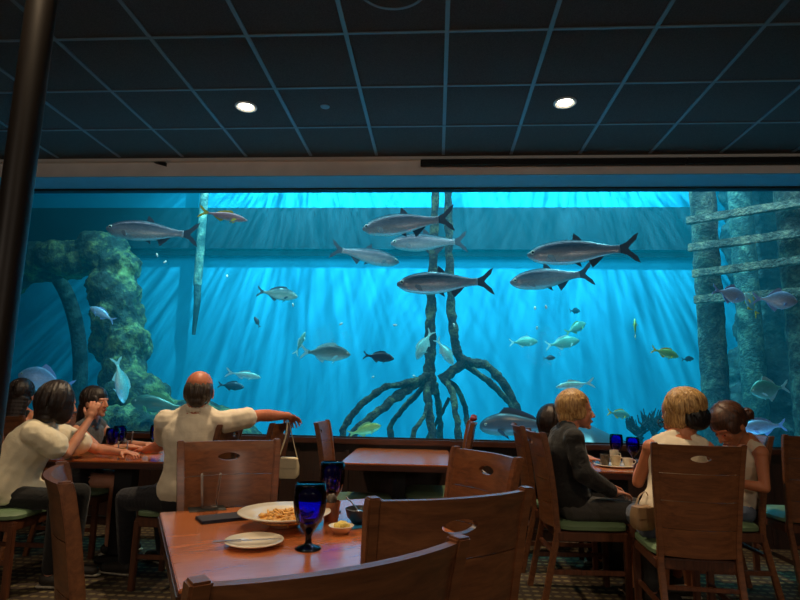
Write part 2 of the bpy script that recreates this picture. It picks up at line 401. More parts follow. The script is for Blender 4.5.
def area(x, y, z, sx, sy_, power, col, tgt):
    l = bpy.data.lights.new('tank_area_light', 'AREA'); l.shape = 'RECTANGLE'; l.size = sx; l.size_y = sy_; l.energy = power; l.color = col
    o = bpy.data.objects.new('tank_area_light', l); COL.objects.link(o); o.location = (x, y, z)
    o.rotation_euler = (V(tgt)-o.location).to_track_quat('-Z', 'Y').to_euler(); return o
area(0, 6.3, 5.5, 8, .5, 200, WC, (0, 8.2, 1.5))
area(-.3, 5.68, .45, 8, .12, 34, (.12, .55, 1), (-.3, 5.15, 3.2))  # added unseen blue uplight, brightens the recess and ceiling
area(.3, 5.66, 4.5, 9.5, .3, 105, (.8, .92, 1), (.3, 7.7, 3.6))
for x in (-2.6, 2.6):
    l = bpy.data.lights.new('room_lamp', 'POINT'); l.energy = 88; l.color = (1, .86, .72); l.shadow_soft_size = .5
    o = bpy.data.objects.new('room_lamp', l); COL.objects.link(o); o.location = (x, -3.3, 2.4)

# ------------------------------------------------------------------ chairs
def backpt(u, z):
    """u across -.5...5, z height -> point on the curved, raked back (front is +Y)"""
    wd = .37+.07*min(1, max(0, (z-.4)/.6)); k = (z-.44)/.58
    y = -.215-.075*k**1.5 - .042*(1-(2*u)**2) - .012*max(0, k-.93)*8
    return V((u*wd, y, z))
def make_chair():
    root = empty('dining_chair', (0, 0, 0))
    b = MB(); TH = .02
    def sheet(pts, faces):
        n = len(pts)
        P3 = [backpt(u, z) for u, z in pts]; vs = [p + V((0, TH/2, 0)) for p in P3]+[p - V((0, TH/2, 0)) for p in P3]
        from collections import Counter
        ed = Counter(); dr = {}
        for f in faces:
            for i in range(len(f)):
                a, c = f[i], f[(i+1) % len(f)]; ed[frozenset((a, c))] += 1; dr[frozenset((a, c))] = (a, c)
        fs = [tuple(f) for f in faces]+[tuple(n+i for i in f[::-1]) for f in faces]
        for k, c in ed.items():
            if c == 1: a, d = dr[k]; fs.append((d, a, n+a, n+d))
        b.add(vs, fs)
    # top slat with eye-shaped hand hole
    z0, z1 = .875, 1.02; N = 64; rings = 7; pts = []; hc = (0, .952)
    for j in range(rings):
        t = j/(rings-1); t = t**1.3
        for i in range(N):
            a = 2*PI*i/N; ca, sa = math.cos(a), math.sin(a)
            ex = .115*ca; ez = .0175*math.copysign(abs(sa)**1.25, sa)+.0
            k = min(.465/max(abs(ca), 1e-6)*1.0, 1e9)
            sc_ = min(.46/max(abs(ca), 1e-6), (.0725)/max(abs(sa), 1e-6)*1.0)
            # rectangle point along a direction mixed for even spread
            ang = i/N*4; side = int((ang+.5) % 4); fr = (ang+.5) % 1
            if side == 0: rx, rz = .46, z0+(z1-z0)*fr
            elif side == 1: rx, rz = .46-.92*fr, z1
            elif side == 2: rx, rz = -.46, z1-(z1-z0)*fr
            else: rx, rz = -.46+.92*fr, z0
            pts.append((ex*(1-t)+rx*t, (hc[1]+ez)*(1-t)+rz*t))
    faces = [(j*N+i, j*N+(i+1) % N, (j+1)*N+(i+1) % N, (j+1)*N+i) for j in range(rings-1) for i in range(N)]
    sheet(pts, faces)
    for (a0, a1) in ((.735, .872), (.595, .732), (.455, .592)):
        nu = 16; pts = [(-.46+.92*i/nu, a0+(a1-a0)*j/2) for j in range(3) for i in range(nu+1)]
        sheet(pts, [(j*(nu+1)+i, j*(nu+1)+i+1, (j+1)*(nu+1)+i+1, (j+1)*(nu+1)+i) for j in range(2) for i in range(nu)])
    b.build('backrest', 'chairwood', root, ang=.9)
    for s in (-1, 1):      # rear legs run up into the back posts
        b = MB(); zs = [0, .2, .42, .5, .62, .76, .9, 1.0, 1.028]; P_ = []
        for z in zs:
            if z <= .45: p = V((s*.19, -.215-(.42-z)*.22 if z < .42 else -.215, z))
            else:
                p = backpt(s*.49, z); p.y += 0
            P_.append(p)
        W_ = .03
        vs = []
        for p in P_: vs += [p+V((i*W_/2, j*.036/2, 0)) for i, j in ((-1, -1), (1, -1), (1, 1), (-1, 1))]
        n = len(P_); fs = [(0, 1, 2, 3)[::-1], tuple((n-1)*4+k for k in range(4))]+[(i*4+k, i*4+(k+1) % 4, (i+1)*4+(k+1) % 4, (i+1)*4+k) for i in range(n-1) for k in range(4)]
        b.add(vs, fs); b.build('leg', 'chairwood', root, bevel=.004)
    for s in (-1, 1):
        b = MB(); b.bar((s*.2, .2, .42), (s*.2, .205, 0), .036, .036); b.build('leg', 'legwood', root, bevel=.004)
    b = MB(); b.box((0, .0, .41), (.43, .43, .055)); b.build('seat_frame', 'legwood', root, bevel=.006)
    b = MB(); n = 14
    def se(x, k): return math.copysign(abs(x)**k, x)
    prof = [(.0, .438), (.9, .438), (1, .45), (1, .47), (.93, .487), (.6, .497), (0, .5)]; vs = []; NN = 40
    for r, z in prof:
        for k in range(NN):
            t = 2*PI*k/NN; vs.append((.222*r*se(math.cos(t), .35), .222*r*se(math.sin(t), .35)+.005, z))
    b.add(vs, [(i*NN+k, i*NN+(k+1) % NN, (i+1)*NN+(k+1) % NN, (i+1)*NN+k) for i in range(len(prof)-1) for k in range(NN)])
    b.build('cushion', 'green', root)
    for s in (-1, 1):
        b = MB(); b.bar((s*.195, .2, .2), (s*.19, -.25, .2), .018, .028); b.build('stretcher', 'legwood', root, bevel=.003)
    b = MB(); b.bar((-.19, -.23, .3), (.19, -.23, .3), .028, .018); b.build('stretcher', 'legwood', root, bevel=.003)
    return root
CH = make_chair(); used = [False]
BACKX = .315
def chair(bx, by, ang, label, back=BACKX):
    """bx,by = middle of the top rail; ang = heading the seat faces, degrees from +X"""
    a = math.radians(ang); f = V((math.cos(a), math.sin(a), 0))
    c = CH if not used[0] else copy_tree(CH); used[0] = True
    c.location = V((bx, by, 0))+f*back; c.rotation_euler = (0, 0, a-PI/2)
    tag(c, label, 'chair', 'curved-back wooden dining chairs'); return c
E1 = V((.875, .485, 0)); E2 = V((-.485, .875, 0)); TA = 29
chair(-.12, .87, 128, 'wooden dining chair whose top rail crosses closest to the viewer')
chair(.055, 1.43, TA+90, 'dining chair with its dark back to us, over the bright wood table edge')
chair(.215, 2.42, 180+TA+2, 'orange-lit dining chair just right of the foreground table')
chair(-.955, 2.645, TA-90, 'dining chair facing us behind the clear pint glass')
chair(-1.06, 1.58, 35, 'dining chair seen edge-on at the left end of the foreground table')
chair(1.35, 3.07, 86, 'tall slatted dining chair back behind the woman with blonde bob')
chair(.64, 3.88, 3, 'dining chair side-on, holding the woman in the black top')
chair(2.13, 4.02, 180, 'dining chair holding the girl with the hair bun')
chair(2.54, 4.0, 90, 'dark dining chair with hand hole at far right beside the bench wall')
chair(-3.06, 3.63, 0, 'dining chair holding the woman in the cream blouse')
chair(-3.30, 4.10, 92, 'lilac-lit dining chair behind the woman in black straps')
chair(-1.37, 3.86, 180, 'dining chair holding the man in the cream polo shirt')
chair(-1.10, 4.15, 177, 'dining chair back under the hand of the man in polo shirt')
chair(-.87, 4.30, 0, 'edge-on dining chair at the left of the empty table by the tank')
chair(-3.04, 4.45, 0, 'dining chair holding the girl in the grey top')
chair(.305, 4.75, 180, 'edge-on dining chair right of the empty table by the tank')
chair(.62, 4.53, 0, 'dining chair nearest the tank, beyond the woman in the black top')

# ------------------------------------------------------------------ tables
def table(c, rot, sx, sy_, label, base=.13):
    e = tag(empty('dining_table', (c[0], c[1], 0), math.radians(rot)), label, 'table')
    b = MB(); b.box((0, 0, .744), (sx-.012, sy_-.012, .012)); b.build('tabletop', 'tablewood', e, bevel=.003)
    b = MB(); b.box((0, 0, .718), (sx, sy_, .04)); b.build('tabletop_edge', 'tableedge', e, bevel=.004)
    b = MB(); b.box((0, 0, .37), (base, base, .65)); b.box((0, 0, .69), (.5, .5, .02)); b.build('pedestal', 'pedestal', e, bevel=.004)
    b = MB(); b.lathe([(0, 0), (.17, 0), (.17, .012), (.08, .03), (0, .04)], n=32); b.build('foot', 'pedestal', e, bevel=.006)
    return e
table((-.465, 2.19), TA, 1.0, 1.0, 'square cherry wood table in front, set with pasta bowl and goblets')
table((-2.32, 4.28), 5, .84, .84, 'dark wood table between the man in polo and the two women')
table((-.285, 4.66), 1, .82, 1.06, 'empty wood table by the tank reflecting blue light', .1)
table((1.35, 4.47), 0, .82, .84, 'wood table with cups between the blonde women')
# ------------------------------------------------------------------ tank contents
def mottled(name, a, b_, c, sc=6, bump=1.0, bd=.04):
    t = NT(name); v = t.coord((1, 1, 1)); n = t.noise(v, sc, 6, .65); n2 = t.noise(v, sc*5, 3, .6)
    mm = t.n('ShaderNodeMath', operation='MULTIPLY_ADD'); mm.inputs[1].default_value = .4; t.l(n2, mm.inputs[0]); t.l(n, mm.inputs[2])
    t.l(t.ramp(mm.outputs[0], [(.5, lin(a)), (.68, lin(b_)), (.9, lin(c))]), t.b.inputs['Base Color']); t.b.inputs['Roughness'].default_value = .9
    t.bump(n2, bump, bd); return t.m
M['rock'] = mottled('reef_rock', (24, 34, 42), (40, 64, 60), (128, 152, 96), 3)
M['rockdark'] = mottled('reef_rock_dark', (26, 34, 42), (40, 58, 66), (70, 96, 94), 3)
M['root'] = mottled('root_bark', (26, 24, 28), (52, 48, 44), (110, 120, 86), 7)
M['piling'] = mottled('piling_wood', (34, 56, 62), (56, 84, 86), (110, 140, 124), 5)
M['plank'] = mottled('plank_wood', (60, 88, 90), (104, 136, 132), (170, 195, 170), 7)
M['coral'] = mottled('sea_fan', (20, 26, 34), (34, 44, 52), (52, 70, 70), 9)
from mathutils import noise as mn
def px2(pts, Y): # world points from traced positions, each on its own depth
    return [atY(p[0], p[1], p[2] if len(p) > 2 else Y) for p in pts]
def smooth_path(P, k=3):
    out = []
    for i in range(len(P)-1):
        p0, p1, p2, p3 = P[max(i-1, 0)], P[i], P[i+1], P[min(i+2, len(P)-1)]
        for j in range(k*2):
            t = j/(k*2); out.append(.5*((2*p1)+(p2-p0)*t+(2*p0-5*p1+4*p2-p3)*t*t+(3*p1-p0-3*p2+p3)*t**3))
    out.append(P[-1]); return out
def rough_tube(b, P, r0, r1, n=12, amp=.25, sd=0):
    P = smooth_path([V(p) for p in P], 4); N = len(P)
    st = len(b.v)
    b.tube(P, [r0+(r1-r0)*i/(N-1) for i in range(N)], n)
    for i in range(st, len(b.v)):
        v = V(b.v[i]); c = P[min((i-st)//n, N-1)]
        k = 1+amp*(mn.noise(v*9+V((sd, 0, 0)))+.6*mn.noise(v*24)); b.v[i] = tuple(c+(v-c)*k)
# mangrove roots
root = tag(empty('mangrove_root', atY(432, 437, 7.4)*1), 'dark mangrove trunk pair with stilt roots spreading over the tank floor', 'mangrove roots')
ro = root.location.copy(); root.location = (ro.x, 7.4, 0); L0 = V((ro.x, 7.4, 0))
def rpart(nm, P, r0, r1, sd):
    b = MB(); rough_tube(b, P, r0, r1, 14, .5, sd); b.v = [tuple(V(v)-L0) for v in b.v]; b.build(nm, 'root', root, ang=3)
Y = 7.4
up = lambda x, y, Y, dz: atY(x, y, Y)+V((0, 0, dz))
rpart('trunk', [up(436, 188, Y, 1.6)]+px2([(436, 188), (434, 240), (433, 280), (431, 310), (430, 345), (430, 378), (432, 395)], Y), .046, .075, 1)
rpart('trunk', [up(448, 188, Y, 1.6)]+px2([(448, 188), (449, 240), (450.5, 290), (453, 330), (457, 352), (463, 362), (452, 372), (440, 380)], Y), .05, .066, 2)
def down(P): # carry the root on to the tank floor
    d = (P[-1]-P[-2]).normalized(); d = V((d.x*.5, d.y, min(-.6, d.z))); t = (P[-1].z-.02)/-d.z; return P+[P[-1]+d*t]
RTS = [
 ([(463, 360, 7.4), (475, 363, 7.3), (488, 367, 7.25), (503, 383, 7.2), (514, 401, 7.15), (520, 418, 7.1), (523, 434, 7.1)], .075, .05),
 ([(462, 364, 7.45), (474, 371, 7.5), (490, 383, 7.6), (504, 396, 7.6), (514, 410, 7.6), (519, 424, 7.6)], .055, .045),
 ([(432, 374, 7.4), (419, 380, 7.3), (401, 385, 7.2), (386, 387, 7.15), (375, 394, 7.1), (365, 402, 7.05), (352, 415, 7), (344, 427, 7), (343, 438, 7)], .06, .05),
 ([(428, 378, 7.4), (413, 386, 7.3), (394, 399, 7.15), (377, 413, 7.0), (362, 425, 6.9), (352, 436, 6.85)], .08, .055),
 ([(426, 384, 7.4), (417, 394, 7.5), (403, 409, 7.6), (395, 419, 7.65), (390, 428, 7.7), (391, 437, 7.7)], .045, .05),
 ([(427, 384, 7.35), (428, 400, 7.2), (430, 420, 7.1), (433, 438, 7.0)], .065, .06),
 ([(435, 384, 7.45), (438, 402, 7.6), (440, 420, 7.7), (440, 438, 7.7)], .05, .055),
 ([(444, 380, 7.35), (452, 392, 7.2), (456, 414, 7.0), (459, 438, 6.95)], .055, .05),
 ([(446, 380, 7.4), (459, 392, 7.5), (465, 408, 7.6), (467, 424, 7.6), (469, 438, 7.6)], .05, .045),
 ([(449, 398, 7.35), (442, 412, 7.4), (436, 424, 7.5), (428, 438, 7.6)], .032, .036),
 ([(429, 400, 7.2), (424, 416, 7.0), (416, 428, 6.9), (413, 438, 6.9)], .036, .036)]
for i, (P, r0, r1) in enumerate(RTS): rpart('root', down(px2(P, Y)), r0*.78, r1*.78, i*3+5)
# dock pilings with ledger planks
dock = tag(empty('dock_pilings', (3.9, 6.9, 0)), 'weathered dock pilings with four crosswise planks at the right of the tank', 'dock'); D0 = V((3.9, 6.9, 0))
def dpart(nm, P, r, mat, sd=0, amp=.12, n=18):
    b = MB(); rough_tube(b, P, r, r, n, amp, sd); b.v = [tuple(V(v)-D0) for v in b.v]; b.build(nm, mat, dock, ang=3)
for (x, y, Yp, r) in ((702, 190, 7.05, .15), (739, 190, 8.3, .16), (789, 190, 6.55, .155), (826, 190, 7.9, .16)):
    t = atY(x, y, Yp); dpart('piling', [(t.x, Yp, z) for z in (0, .8, 1.6, 2.4, 3.2, 4.0, 5.2)], r, 'piling', x)
for (x0, y0, x1, y1) in ((686, 221, 800, 203), (688, 248, 800, 233), (692, 274, 800, 260), (694, 300, 800, 292)):
    a = atY(x0, y0, 6.86); c = atY(x1, y1, 6.32); c = c+(c-a)*.25
    b = MB(); N = 24; P_ = [a.lerp(c, i/N) for i in range(N+1)]
    vs = []
    d = (c-a).normalized(); nrm = V((-d.y, d.x, 0)).normalized()
    for i, p in enumerate(P_):
        k = .01*mn.noise(p*6); 
        for (u, w_) in ((-.03, -.048), (.03, -.048), (.03, .048), (-.03, .048)): vs.append(p+nrm*(u+k)+V((0, 0, w_+.012*mn.noise(p*11+V((u*50, w_*40, 0)))))-D0)
    b.add(vs, [(0, 1, 2, 3), tuple(N*4+k for k in (3, 2, 1, 0))]+[(i*4+k, i*4+(k+1) % 4, i*4+4+(k+1) % 4, i*4+4+k) for i in range(N) for k in range(4)])
    b.build('plank', 'plank', dock, bevel=.008)
# reef rocks
def blob(name, lumps, label, cat, mat='rock', vs=.045, disp=((2.2, .1), (6, .06), (14, .03)), group=None):
    b = MB()
    for (p, r) in lumps: b.ell(p, r, n=14, m_=10)
    lo = V((sum(p.x for p, r in lumps)/len(lumps), sum(p.y for p, r in lumps)/len(lumps), 0))
    o = vox_obj(name, b, vs, mat, None, lo, 2, disp); return tag(o, label, cat, group)
L = []
for (x, y, Yd, rx, ry, rz) in ((100, 252, 8, .42, .4, .3), (70, 258, 8, .5, .4, .3), (120, 268, 8, .32, .35, .32), (112, 292, 7.9, .38, .35, .36), (38, 262, 8.1, .5, .4, .28),
    (118, 320, 7.8, .34, .35, .4), (128, 348, 7.7, .32, .35, .4), (124, 375, 7.6, .26, .4, .4), (132, 402, 7.5, .5, .45, .4), (118, 425, 7.5, .6, .5, .4), (140, 440, 7.6, .7, .5, .5), (0, 272, 8.2, .5, .4, .4), (105, 345, 7.9, .2, .3, .3)):
    L.append((atY(x, y, Yd), (rx, ry, rz)))
for z in (.2, .6): L.append((V((-3.4, 7.6, z)), (.9, .6, .5)))
blob('reef_rock', L, 'tall algae-covered reef rock column at the left of the tank', 'reef rock')
L = [(atY(x, y, 7.2), (rx, .4, rz)) for (x, y, rx, rz) in ((128, 420, .45, .2), (158, 428, .4, .16), (105, 430, .4, .2), (185, 436, .4, .12))]+[(V((-3.1, 7.2, z)), (1.1, .5, .4)) for z in (.2, .45)]
blob('reef_ledge', L, 'low mottled reef ledge at the foot of the rock column', 'reef rock')
L = []
for (x, y, Yd, rx, rz) in ((770, 330, 9.0, .5, .5), (765, 370, 8.9, .6, .5), (752, 410, 8.7, .6, .4), (790, 400, 8.6, .6, .6), (775, 300, 9.0, .35, .35), (800, 340, 8.8, .5, .8), (716, 425, 8.2, .22, .3), (765, 440, 8.5, .8, .4)):
    L.append((atY(x, y, Yd), (rx, .45, rz)))
for z in (.2, .7): L.append((V((5.0, 8.8, z)), (1.2, .6, .6)))
for (x, y) in ((752, 190), (775, 215), (800, 200), (756, 240), (790, 250), (758, 215), (765, 275), (800, 270)): L.append((atY(x, y, 9.05), (.5, .36, .55)))
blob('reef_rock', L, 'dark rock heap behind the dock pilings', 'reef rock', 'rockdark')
# dark arched tunnel rim at far left
ce = atY(5, 400, 8.8); b = MB(); P_ = []
rr = (atY(62, 345, 8.8)-ce).length
for i in range(33):
    a = PI*i/32; P_.append(V((ce.x+math.cos(a)*rr, 8.8, max(0, ce.z)+math.sin(a)*rr*1.9)))
P_ = [V((P_[0].x, 8.8, .0))]+P_+[V((P_[-1].x, 8.8, 0))]
b.tube(P_, .11, 14); b.v = [(x-ce.x, y-8.8, z) for x, y, z in b.v]; o = b.build('tunnel_arch', 'rockdark'); o.location = (ce.x, 8.8, 0)
tag(o, 'dark arched tunnel rim on the tank wall at far left', 'arch')
# pipe left of centre
t = atY(204, 200, 9.2); e = tag(empty('water_pipe', (t.x, 9.2, 0)), 'thin pale vertical pipe with a dark hose below, hanging in front of the tank wall', 'pipe')
zb = atY(204, 285, 9.2).z; b = MB(); b.lathe([(.07, zb), (.07, 5.3)], n=16); b.build('pipe', 'plank', e)
z2 = atY(204, 335, 9.2).z; b = MB(); b.tube([(0, 0, zb+.02), (.02, 0, zb-.3), (0, 0, z2)], [.065, .055, .03], 10); b.build('hose', 'rockdark', e)
# sea fan
def seafan(x, y, Yd, h, label, n=9):
    o0 = atY(x, y, Yd); b = MB(); rnd = random.Random(x)
    base = V((o0.x, Yd, 0.0))
    top = o0.z
    b.tube([(0, 0, 0), (0, 0, top*.6), (0, 0, top)], [.05, .04, .03], 8)
    for i in range(n):
        a = (i/(n-1)-.5)*.9; ln = h*(.75+.35*rnd.random()); P_ = [V((0, 0, top-.05))]
        for k in range(1, 7):
            t_ = k/6; P_.append(V((math.sin(a)*ln*t_+.03*rnd.uniform(-1, 1), .05*rnd.uniform(-1, 1), top-.05+math.cos(a)*ln*t_)))
        b.tube(P_, [.02-.0018*k for k in range(7)], 6)
        for k in range(2, 6):
            q = P_[k]; s = rnd.choice((-1, 1)); b.tube([q, q+V((s*.08, .02, .07)), q+V((s*.1, 0, .16))], [.012, .01, .006], 5)
    o = b.build('sea_fan', 'coral'); o.location = base; tag(o, label, 'sea fan', 'sea fans')
seafan(654, 432, 7.6, .26, 'larger dark branching sea fan left of the blonde bob')
seafan(640, 436, 7.4, .2, 'smaller dark branching sea fan above the right blue goblets')

# ---- fish
def fishmat(name, back, side, belly, bands=None, rough=.35, metal=.2, scale=60, tail=None):
    t = NT(name); tc = t.n('ShaderNodeTexCoord'); sep = t.n('ShaderNodeSeparateXYZ'); t.l(tc.outputs['Object'], sep.inputs[0])
    mr = t.n('ShaderNodeMapRange'); mr.inputs[1].default_value = -.11; mr.inputs[2].default_value = .11; t.l(sep.outputs[2], mr.inputs[0])
    nz = t.noise(t.coord((1, 1, 3)), 14, 3); ad = t.n('ShaderNodeMath', operation='MULTIPLY_ADD'); ad.inputs[1].default_value = .22; t.l(nz, ad.inputs[0]); t.l(mr.outputs[0], ad.inputs[2])
    c = t.ramp(ad.outputs[0], [(.32, lin(belly)), (.6, lin(side)), (.88, lin(back))])
    vo = t.n('ShaderNodeTexVoronoi'); vo.inputs['Scale'].default_value = scale; t.l(t.coord((.6, 1, 1)), vo.inputs['Vector'])
    mx = t.n('ShaderNodeMix', data_type='RGBA', blend_type='MULTIPLY'); mx.inputs[0].default_value = .35
    t.l(c, mx.inputs[6]); t.l(t.ramp(vo.outputs['Distance'], [(.0, (1, 1, 1, 1)), (.8, (.45, .45, .45, 1))]), mx.inputs[7])
    t.l(mx.outputs[2], t.b.inputs['Base Color']); t.b.inputs['Roughness'].default_value = rough; t.b.inputs['Metallic'].default_value = metal
    t.bump(vo.outputs['Distance'], .25, .004); return t.m
FM = {
 'tarpon': fishmat('tarpon_skin', (52, 62, 78), (150, 150, 158), (226, 230, 226), metal=.35, rough=.3),
 'yellowtail': fishmat('yellowtail_skin', (140, 90, 100), (210, 170, 176), (240, 225, 215)),
 'jack': fishmat('jack_skin', (60, 76, 82), (130, 150, 140), (225, 235, 220)),
 'green': fishmat('green_skin', (110, 170, 90), (150, 205, 120), (190, 225, 160)),
 'dark': fishmat('dark_skin', (44, 30, 44), (60, 42, 58), (74, 56, 66)),
 'slate': fishmat('slate_skin', (30, 60, 80), (34, 72, 92), (44, 84, 100)),
 'cyan': fishmat('pale_cyan_skin', (130, 225, 225), (180, 245, 240), (225, 255, 250)),
 'lilac': fishmat('lilac_skin', (150, 190, 235), (190, 215, 245), (225, 236, 250)),
 'pale': fishmat('pale_green_skin', (90, 170, 160), (120, 195, 180), (160, 215, 195)),
 'grouper': fishmat('grouper_skin', (58, 66, 76), (84, 90, 94), (130, 140, 136), scale=12),
 'spot': fishmat('spotted_skin', (70, 104, 96), (110, 140, 120), (150, 170, 150), scale=14)}
M['finpale'] = simple('pale_fin', (170, 225, 225), .5); M['fingrey'] = simple('grey_fin', (128, 136, 142), .5); M['findark'] = simple('dark_fin', (50, 54, 66), .5); M['finyel'] = simple('yellow_fin', (225, 205, 60), .5)
M['fingreen'] = simple('green_fin', (120, 180, 120), .5); M['finlilac'] = simple('lilac_fin', (150, 185, 240), .5); M['eye'] = simple('fish_eye', (12, 12, 14), .15); M['eyering'] = simple('fish_eye_ring', (210, 210, 190), .3)
# profiles: list of (t from nose 0 to tail root 1, top, bottom, half width) as fractions of body length
SH = {
 'tarpon': dict(pr=[(0, .012, .02, .008), (.03, .03, .045, .022), (.1, .072, .085, .05), (.22, .108, .11, .066), (.38, .128, .125, .074), (.52, .124, .118, .07), (.68, .098, .092, .052), (.82, .064, .06, .032), (.93, .042, .042, .016), (1, .044, .044, .012)], tail=(.2, .17, .1), dor=(.5, .1, .075, .03), anal=(.66, .17, .085, .02), pec=(.22, .12), pel=(.5, .07)),
 'oval': dict(pr=[(0, .01, .015, .008), (.05, .06, .06, .03), (.15, .13, .11, .06), (.32, .185, .16, .08), (.5, .19, .17, .08), (.68, .145, .135, .055), (.84, .075, .07, .028), (.94, .04, .04, .014), (1, .045, .045, .01)], tail=(.2, .17, .08), dor=(.28, .56, .07, .03), anal=(.58, .26, .07, .03), pec=(.28, .16), pel=(.32, .12)),
 'round': dict(pr=[(0, .02, .02, .01), (.05, .1, .09, .03), (.15, .2, .17, .06), (.32, .28, .25, .075), (.5, .28, .27, .07), (.68, .2, .2, .05), (.84, .09, .09, .025), (.94, .045, .045, .014), (1, .05, .05, .01)], tail=(.24, .2, .12), dor=(.4, .42, .12, .02), anal=(.52, .34, .12, .02), pec=(.3, .17), pel=(.34, .1)),
 'slim': dict(pr=[(0, .01, .01, .008), (.05, .04, .035, .025), (.15, .085, .07, .045), (.32, .12, .1, .06), (.5, .12, .105, .06), (.68, .09, .085, .045), (.84, .045, .045, .025), (.94, .025, .025, .012), (1, .03, .03, .008)], tail=(.24, .17, .12), dor=(.35, .45, .06, .02), anal=(.58, .27, .06, .02), pec=(.28, .15), pel=(.34, .08)),
 'grouper': dict(pr=[(0, .04, .04, .04), (.04, .09, .08, .07), (.14, .15, .12, .1), (.32, .2, .14, .12), (.5, .19, .14, .11), (.68, .14, .12, .08), (.84, .09, .08, .045), (.94, .07, .06, .025), (1, .07, .06, .015)], tail=(.16, .11, .0), dor=(.28, .58, .08, .06), anal=(.64, .2, .08, .06), pec=(.28, .18), pel=(.34, .1))}
def make_fish(shape, mat, fin, L, bend=0.0, rnd=0):
    S = SH[shape]; e = empty('fish', (0, 0, 0)); tl = S['tail'][0]; Bl = L/(1+tl*.8)
    def X(t): return L/2-t*Bl
    def bn(v): x = (L/2-v.x)/L; return V((v.x, v.y+bend*L*(x*x), v.z))
    pr = S['pr']; ts = []; N = 36
    def interp(t, k):
        for i in range(len(pr)-1):
            if t <= pr[i+1][0]:
                a = pr[i]; c = pr[i+1]; p = pr[max(i-1, 0)]; q = pr[min(i+2, len(pr)-1)]; u = (t-a[0])/(c[0]-a[0])
                m0 = (c[k]-p[k])/(c[0]-p[0]+1e-9)*(c[0]-a[0]); m1 = (q[k]-a[k])/(q[0]-a[0]+1e-9)*(c[0]-a[0])
                return (2*u**3-3*u*u+1)*a[k]+(u**3-2*u*u+u)*m0+(-2*u**3+3*u*u)*c[k]+(u**3-u*u)*m1
        return pr[-1][k]
    b = MB(); n = 20; vs = []
    for i in range(N):
        t = (i/(N-1))**1.15; up_, dn, wd = [max(.004, interp(t, k))*Bl*(1.13 if shape == 'tarpon' and k < 3 else 1) for k in (1, 2, 3)]
        for k in range(n):
            a = 2*PI*k/n; z = math.sin(a); vs.append(bn(V((X(t), math.cos(a)*wd, z*(up_ if z > 0 else dn)))))
    b.add(vs, [(i*n+k, i*n+(k+1) % n, (i+1)*n+(k+1) % n, (i+1)*n+k) for i in range(N-1) for k in range(n)]+[tuple(range(n))[::-1], tuple((N-1)*n+k for k in range(n))])
    b.build('body', FM[mat], e, ang=3)
    th = .007*max(.6, L)
    def fin_(nm, poly, rot=None, off=(0, 0, 0), m=fin):
        b = MB(); b.prism(poly, th); 
        if rot is not None: b.v = [tuple(rot @ V(v)) for v in b.v]
        b.v = [tuple(bn(V(v)+V(off))) for v in b.v]; b.build(nm, m, e, bevel=0)
    x1 = X(1); hh = S['tail'][1]*Bl; fk = S['tail'][2]*Bl; tlx = tl*Bl; r = pr[-1][1]*Bl*.9
    P = [(x1+.03*Bl, r*.8), (x1-tlx*.35, hh*.42), (x1-tlx*.75, hh*.85), (x1-tlx, hh), (x1-tlx*.86, hh*.55), (x1-tlx*.55-(0 if fk else tlx*.35), hh*.2), (x1-tlx*.42-(0 if fk else tlx*.6), 0)]
    fin_('tail_fin', P+[(x, -z) for x, z in P[::-1][1:]])
    s0, ln, h, h2 = S['dor']; FH = 1.02 if shape == 'tarpon' else .9; zt = lambda t: interp(t, 1)*Bl*FH; zb_ = lambda t: -interp(t, 2)*Bl*FH
    K = 6; base = [(X(s0+ln*i/K), zt(s0+ln*i/K)) for i in range(K+1)]
    topc = [(X(s0+ln*min(1, (i/K)+.12*(1-i/K)+.06)), zt(min(1, s0+ln*i/K))+Bl*(h*(1-i/K)**.8+h2*.5)) for i in range(K+1)]
    fin_('dorsal_fin', base+topc[::-1])
    s0, ln, h, h2 = S['anal']; base = [(X(s0+ln*i/K), zb_(s0+ln*i/K)) for i in range(K+1)]
    topc = [(X(s0+ln*min(1, (i/K)+.25*(1-i/K))), zb_(min(1, s0+ln*i/K))-Bl*(h*(1-i/K)**.8+h2*.4)) for i in range(K+1)]
    fin_('anal_fin', base+topc[::-1])
    s0, h = S['pec']
    for s in (-1, 1):
        fin_('pectoral_fin', [(0, .02*Bl), (-.5*h*Bl, .03*Bl), (-h*Bl, -.02*Bl), (-.6*h*Bl, -.035*Bl), (0, -.015*Bl)], Matrix.Rotation(-s*.5, 3, 'Z') @ Matrix.Rotation(.5, 3, 'Y').inverted(), (X(s0), s*interp(s0, 3)*Bl*.92, -interp(s0, 2)*Bl*.35), 'fingrey' if shape == 'tarpon' else fin)
    s0, h = S['pel']
    fin_('pelvic_fin', [(X(s0), zb_(s0)), (X(s0+.07), zb_(s0+.07)), (X(s0+.06)-h*.4*Bl, zb_(s0)-h*.8*Bl)])
    te = .06 if shape == 'tarpon' else .075 if shape != 'grouper' else .1
    for s in (-1, 1):
        b = MB(); q = bn(V((X(te), s*interp(te, 3)*Bl*.93, interp(te, 1)*Bl*.3))); r_ = (.026 if shape == 'tarpon' else .02)*Bl if shape != 'round' else .022*Bl
        b.ell(q, (r_, r_*.5, r_), n=12, m_=8); ey = b.build('eye', 'eyering', e)
        b = MB(); b.ell(q+V((0, s*r_*.3, 0)), (r_*.6, r_*.4, r_*.6), n=10, m_=6); b.build('pupil', 'eye', ey)
    return e
FISHN = {}
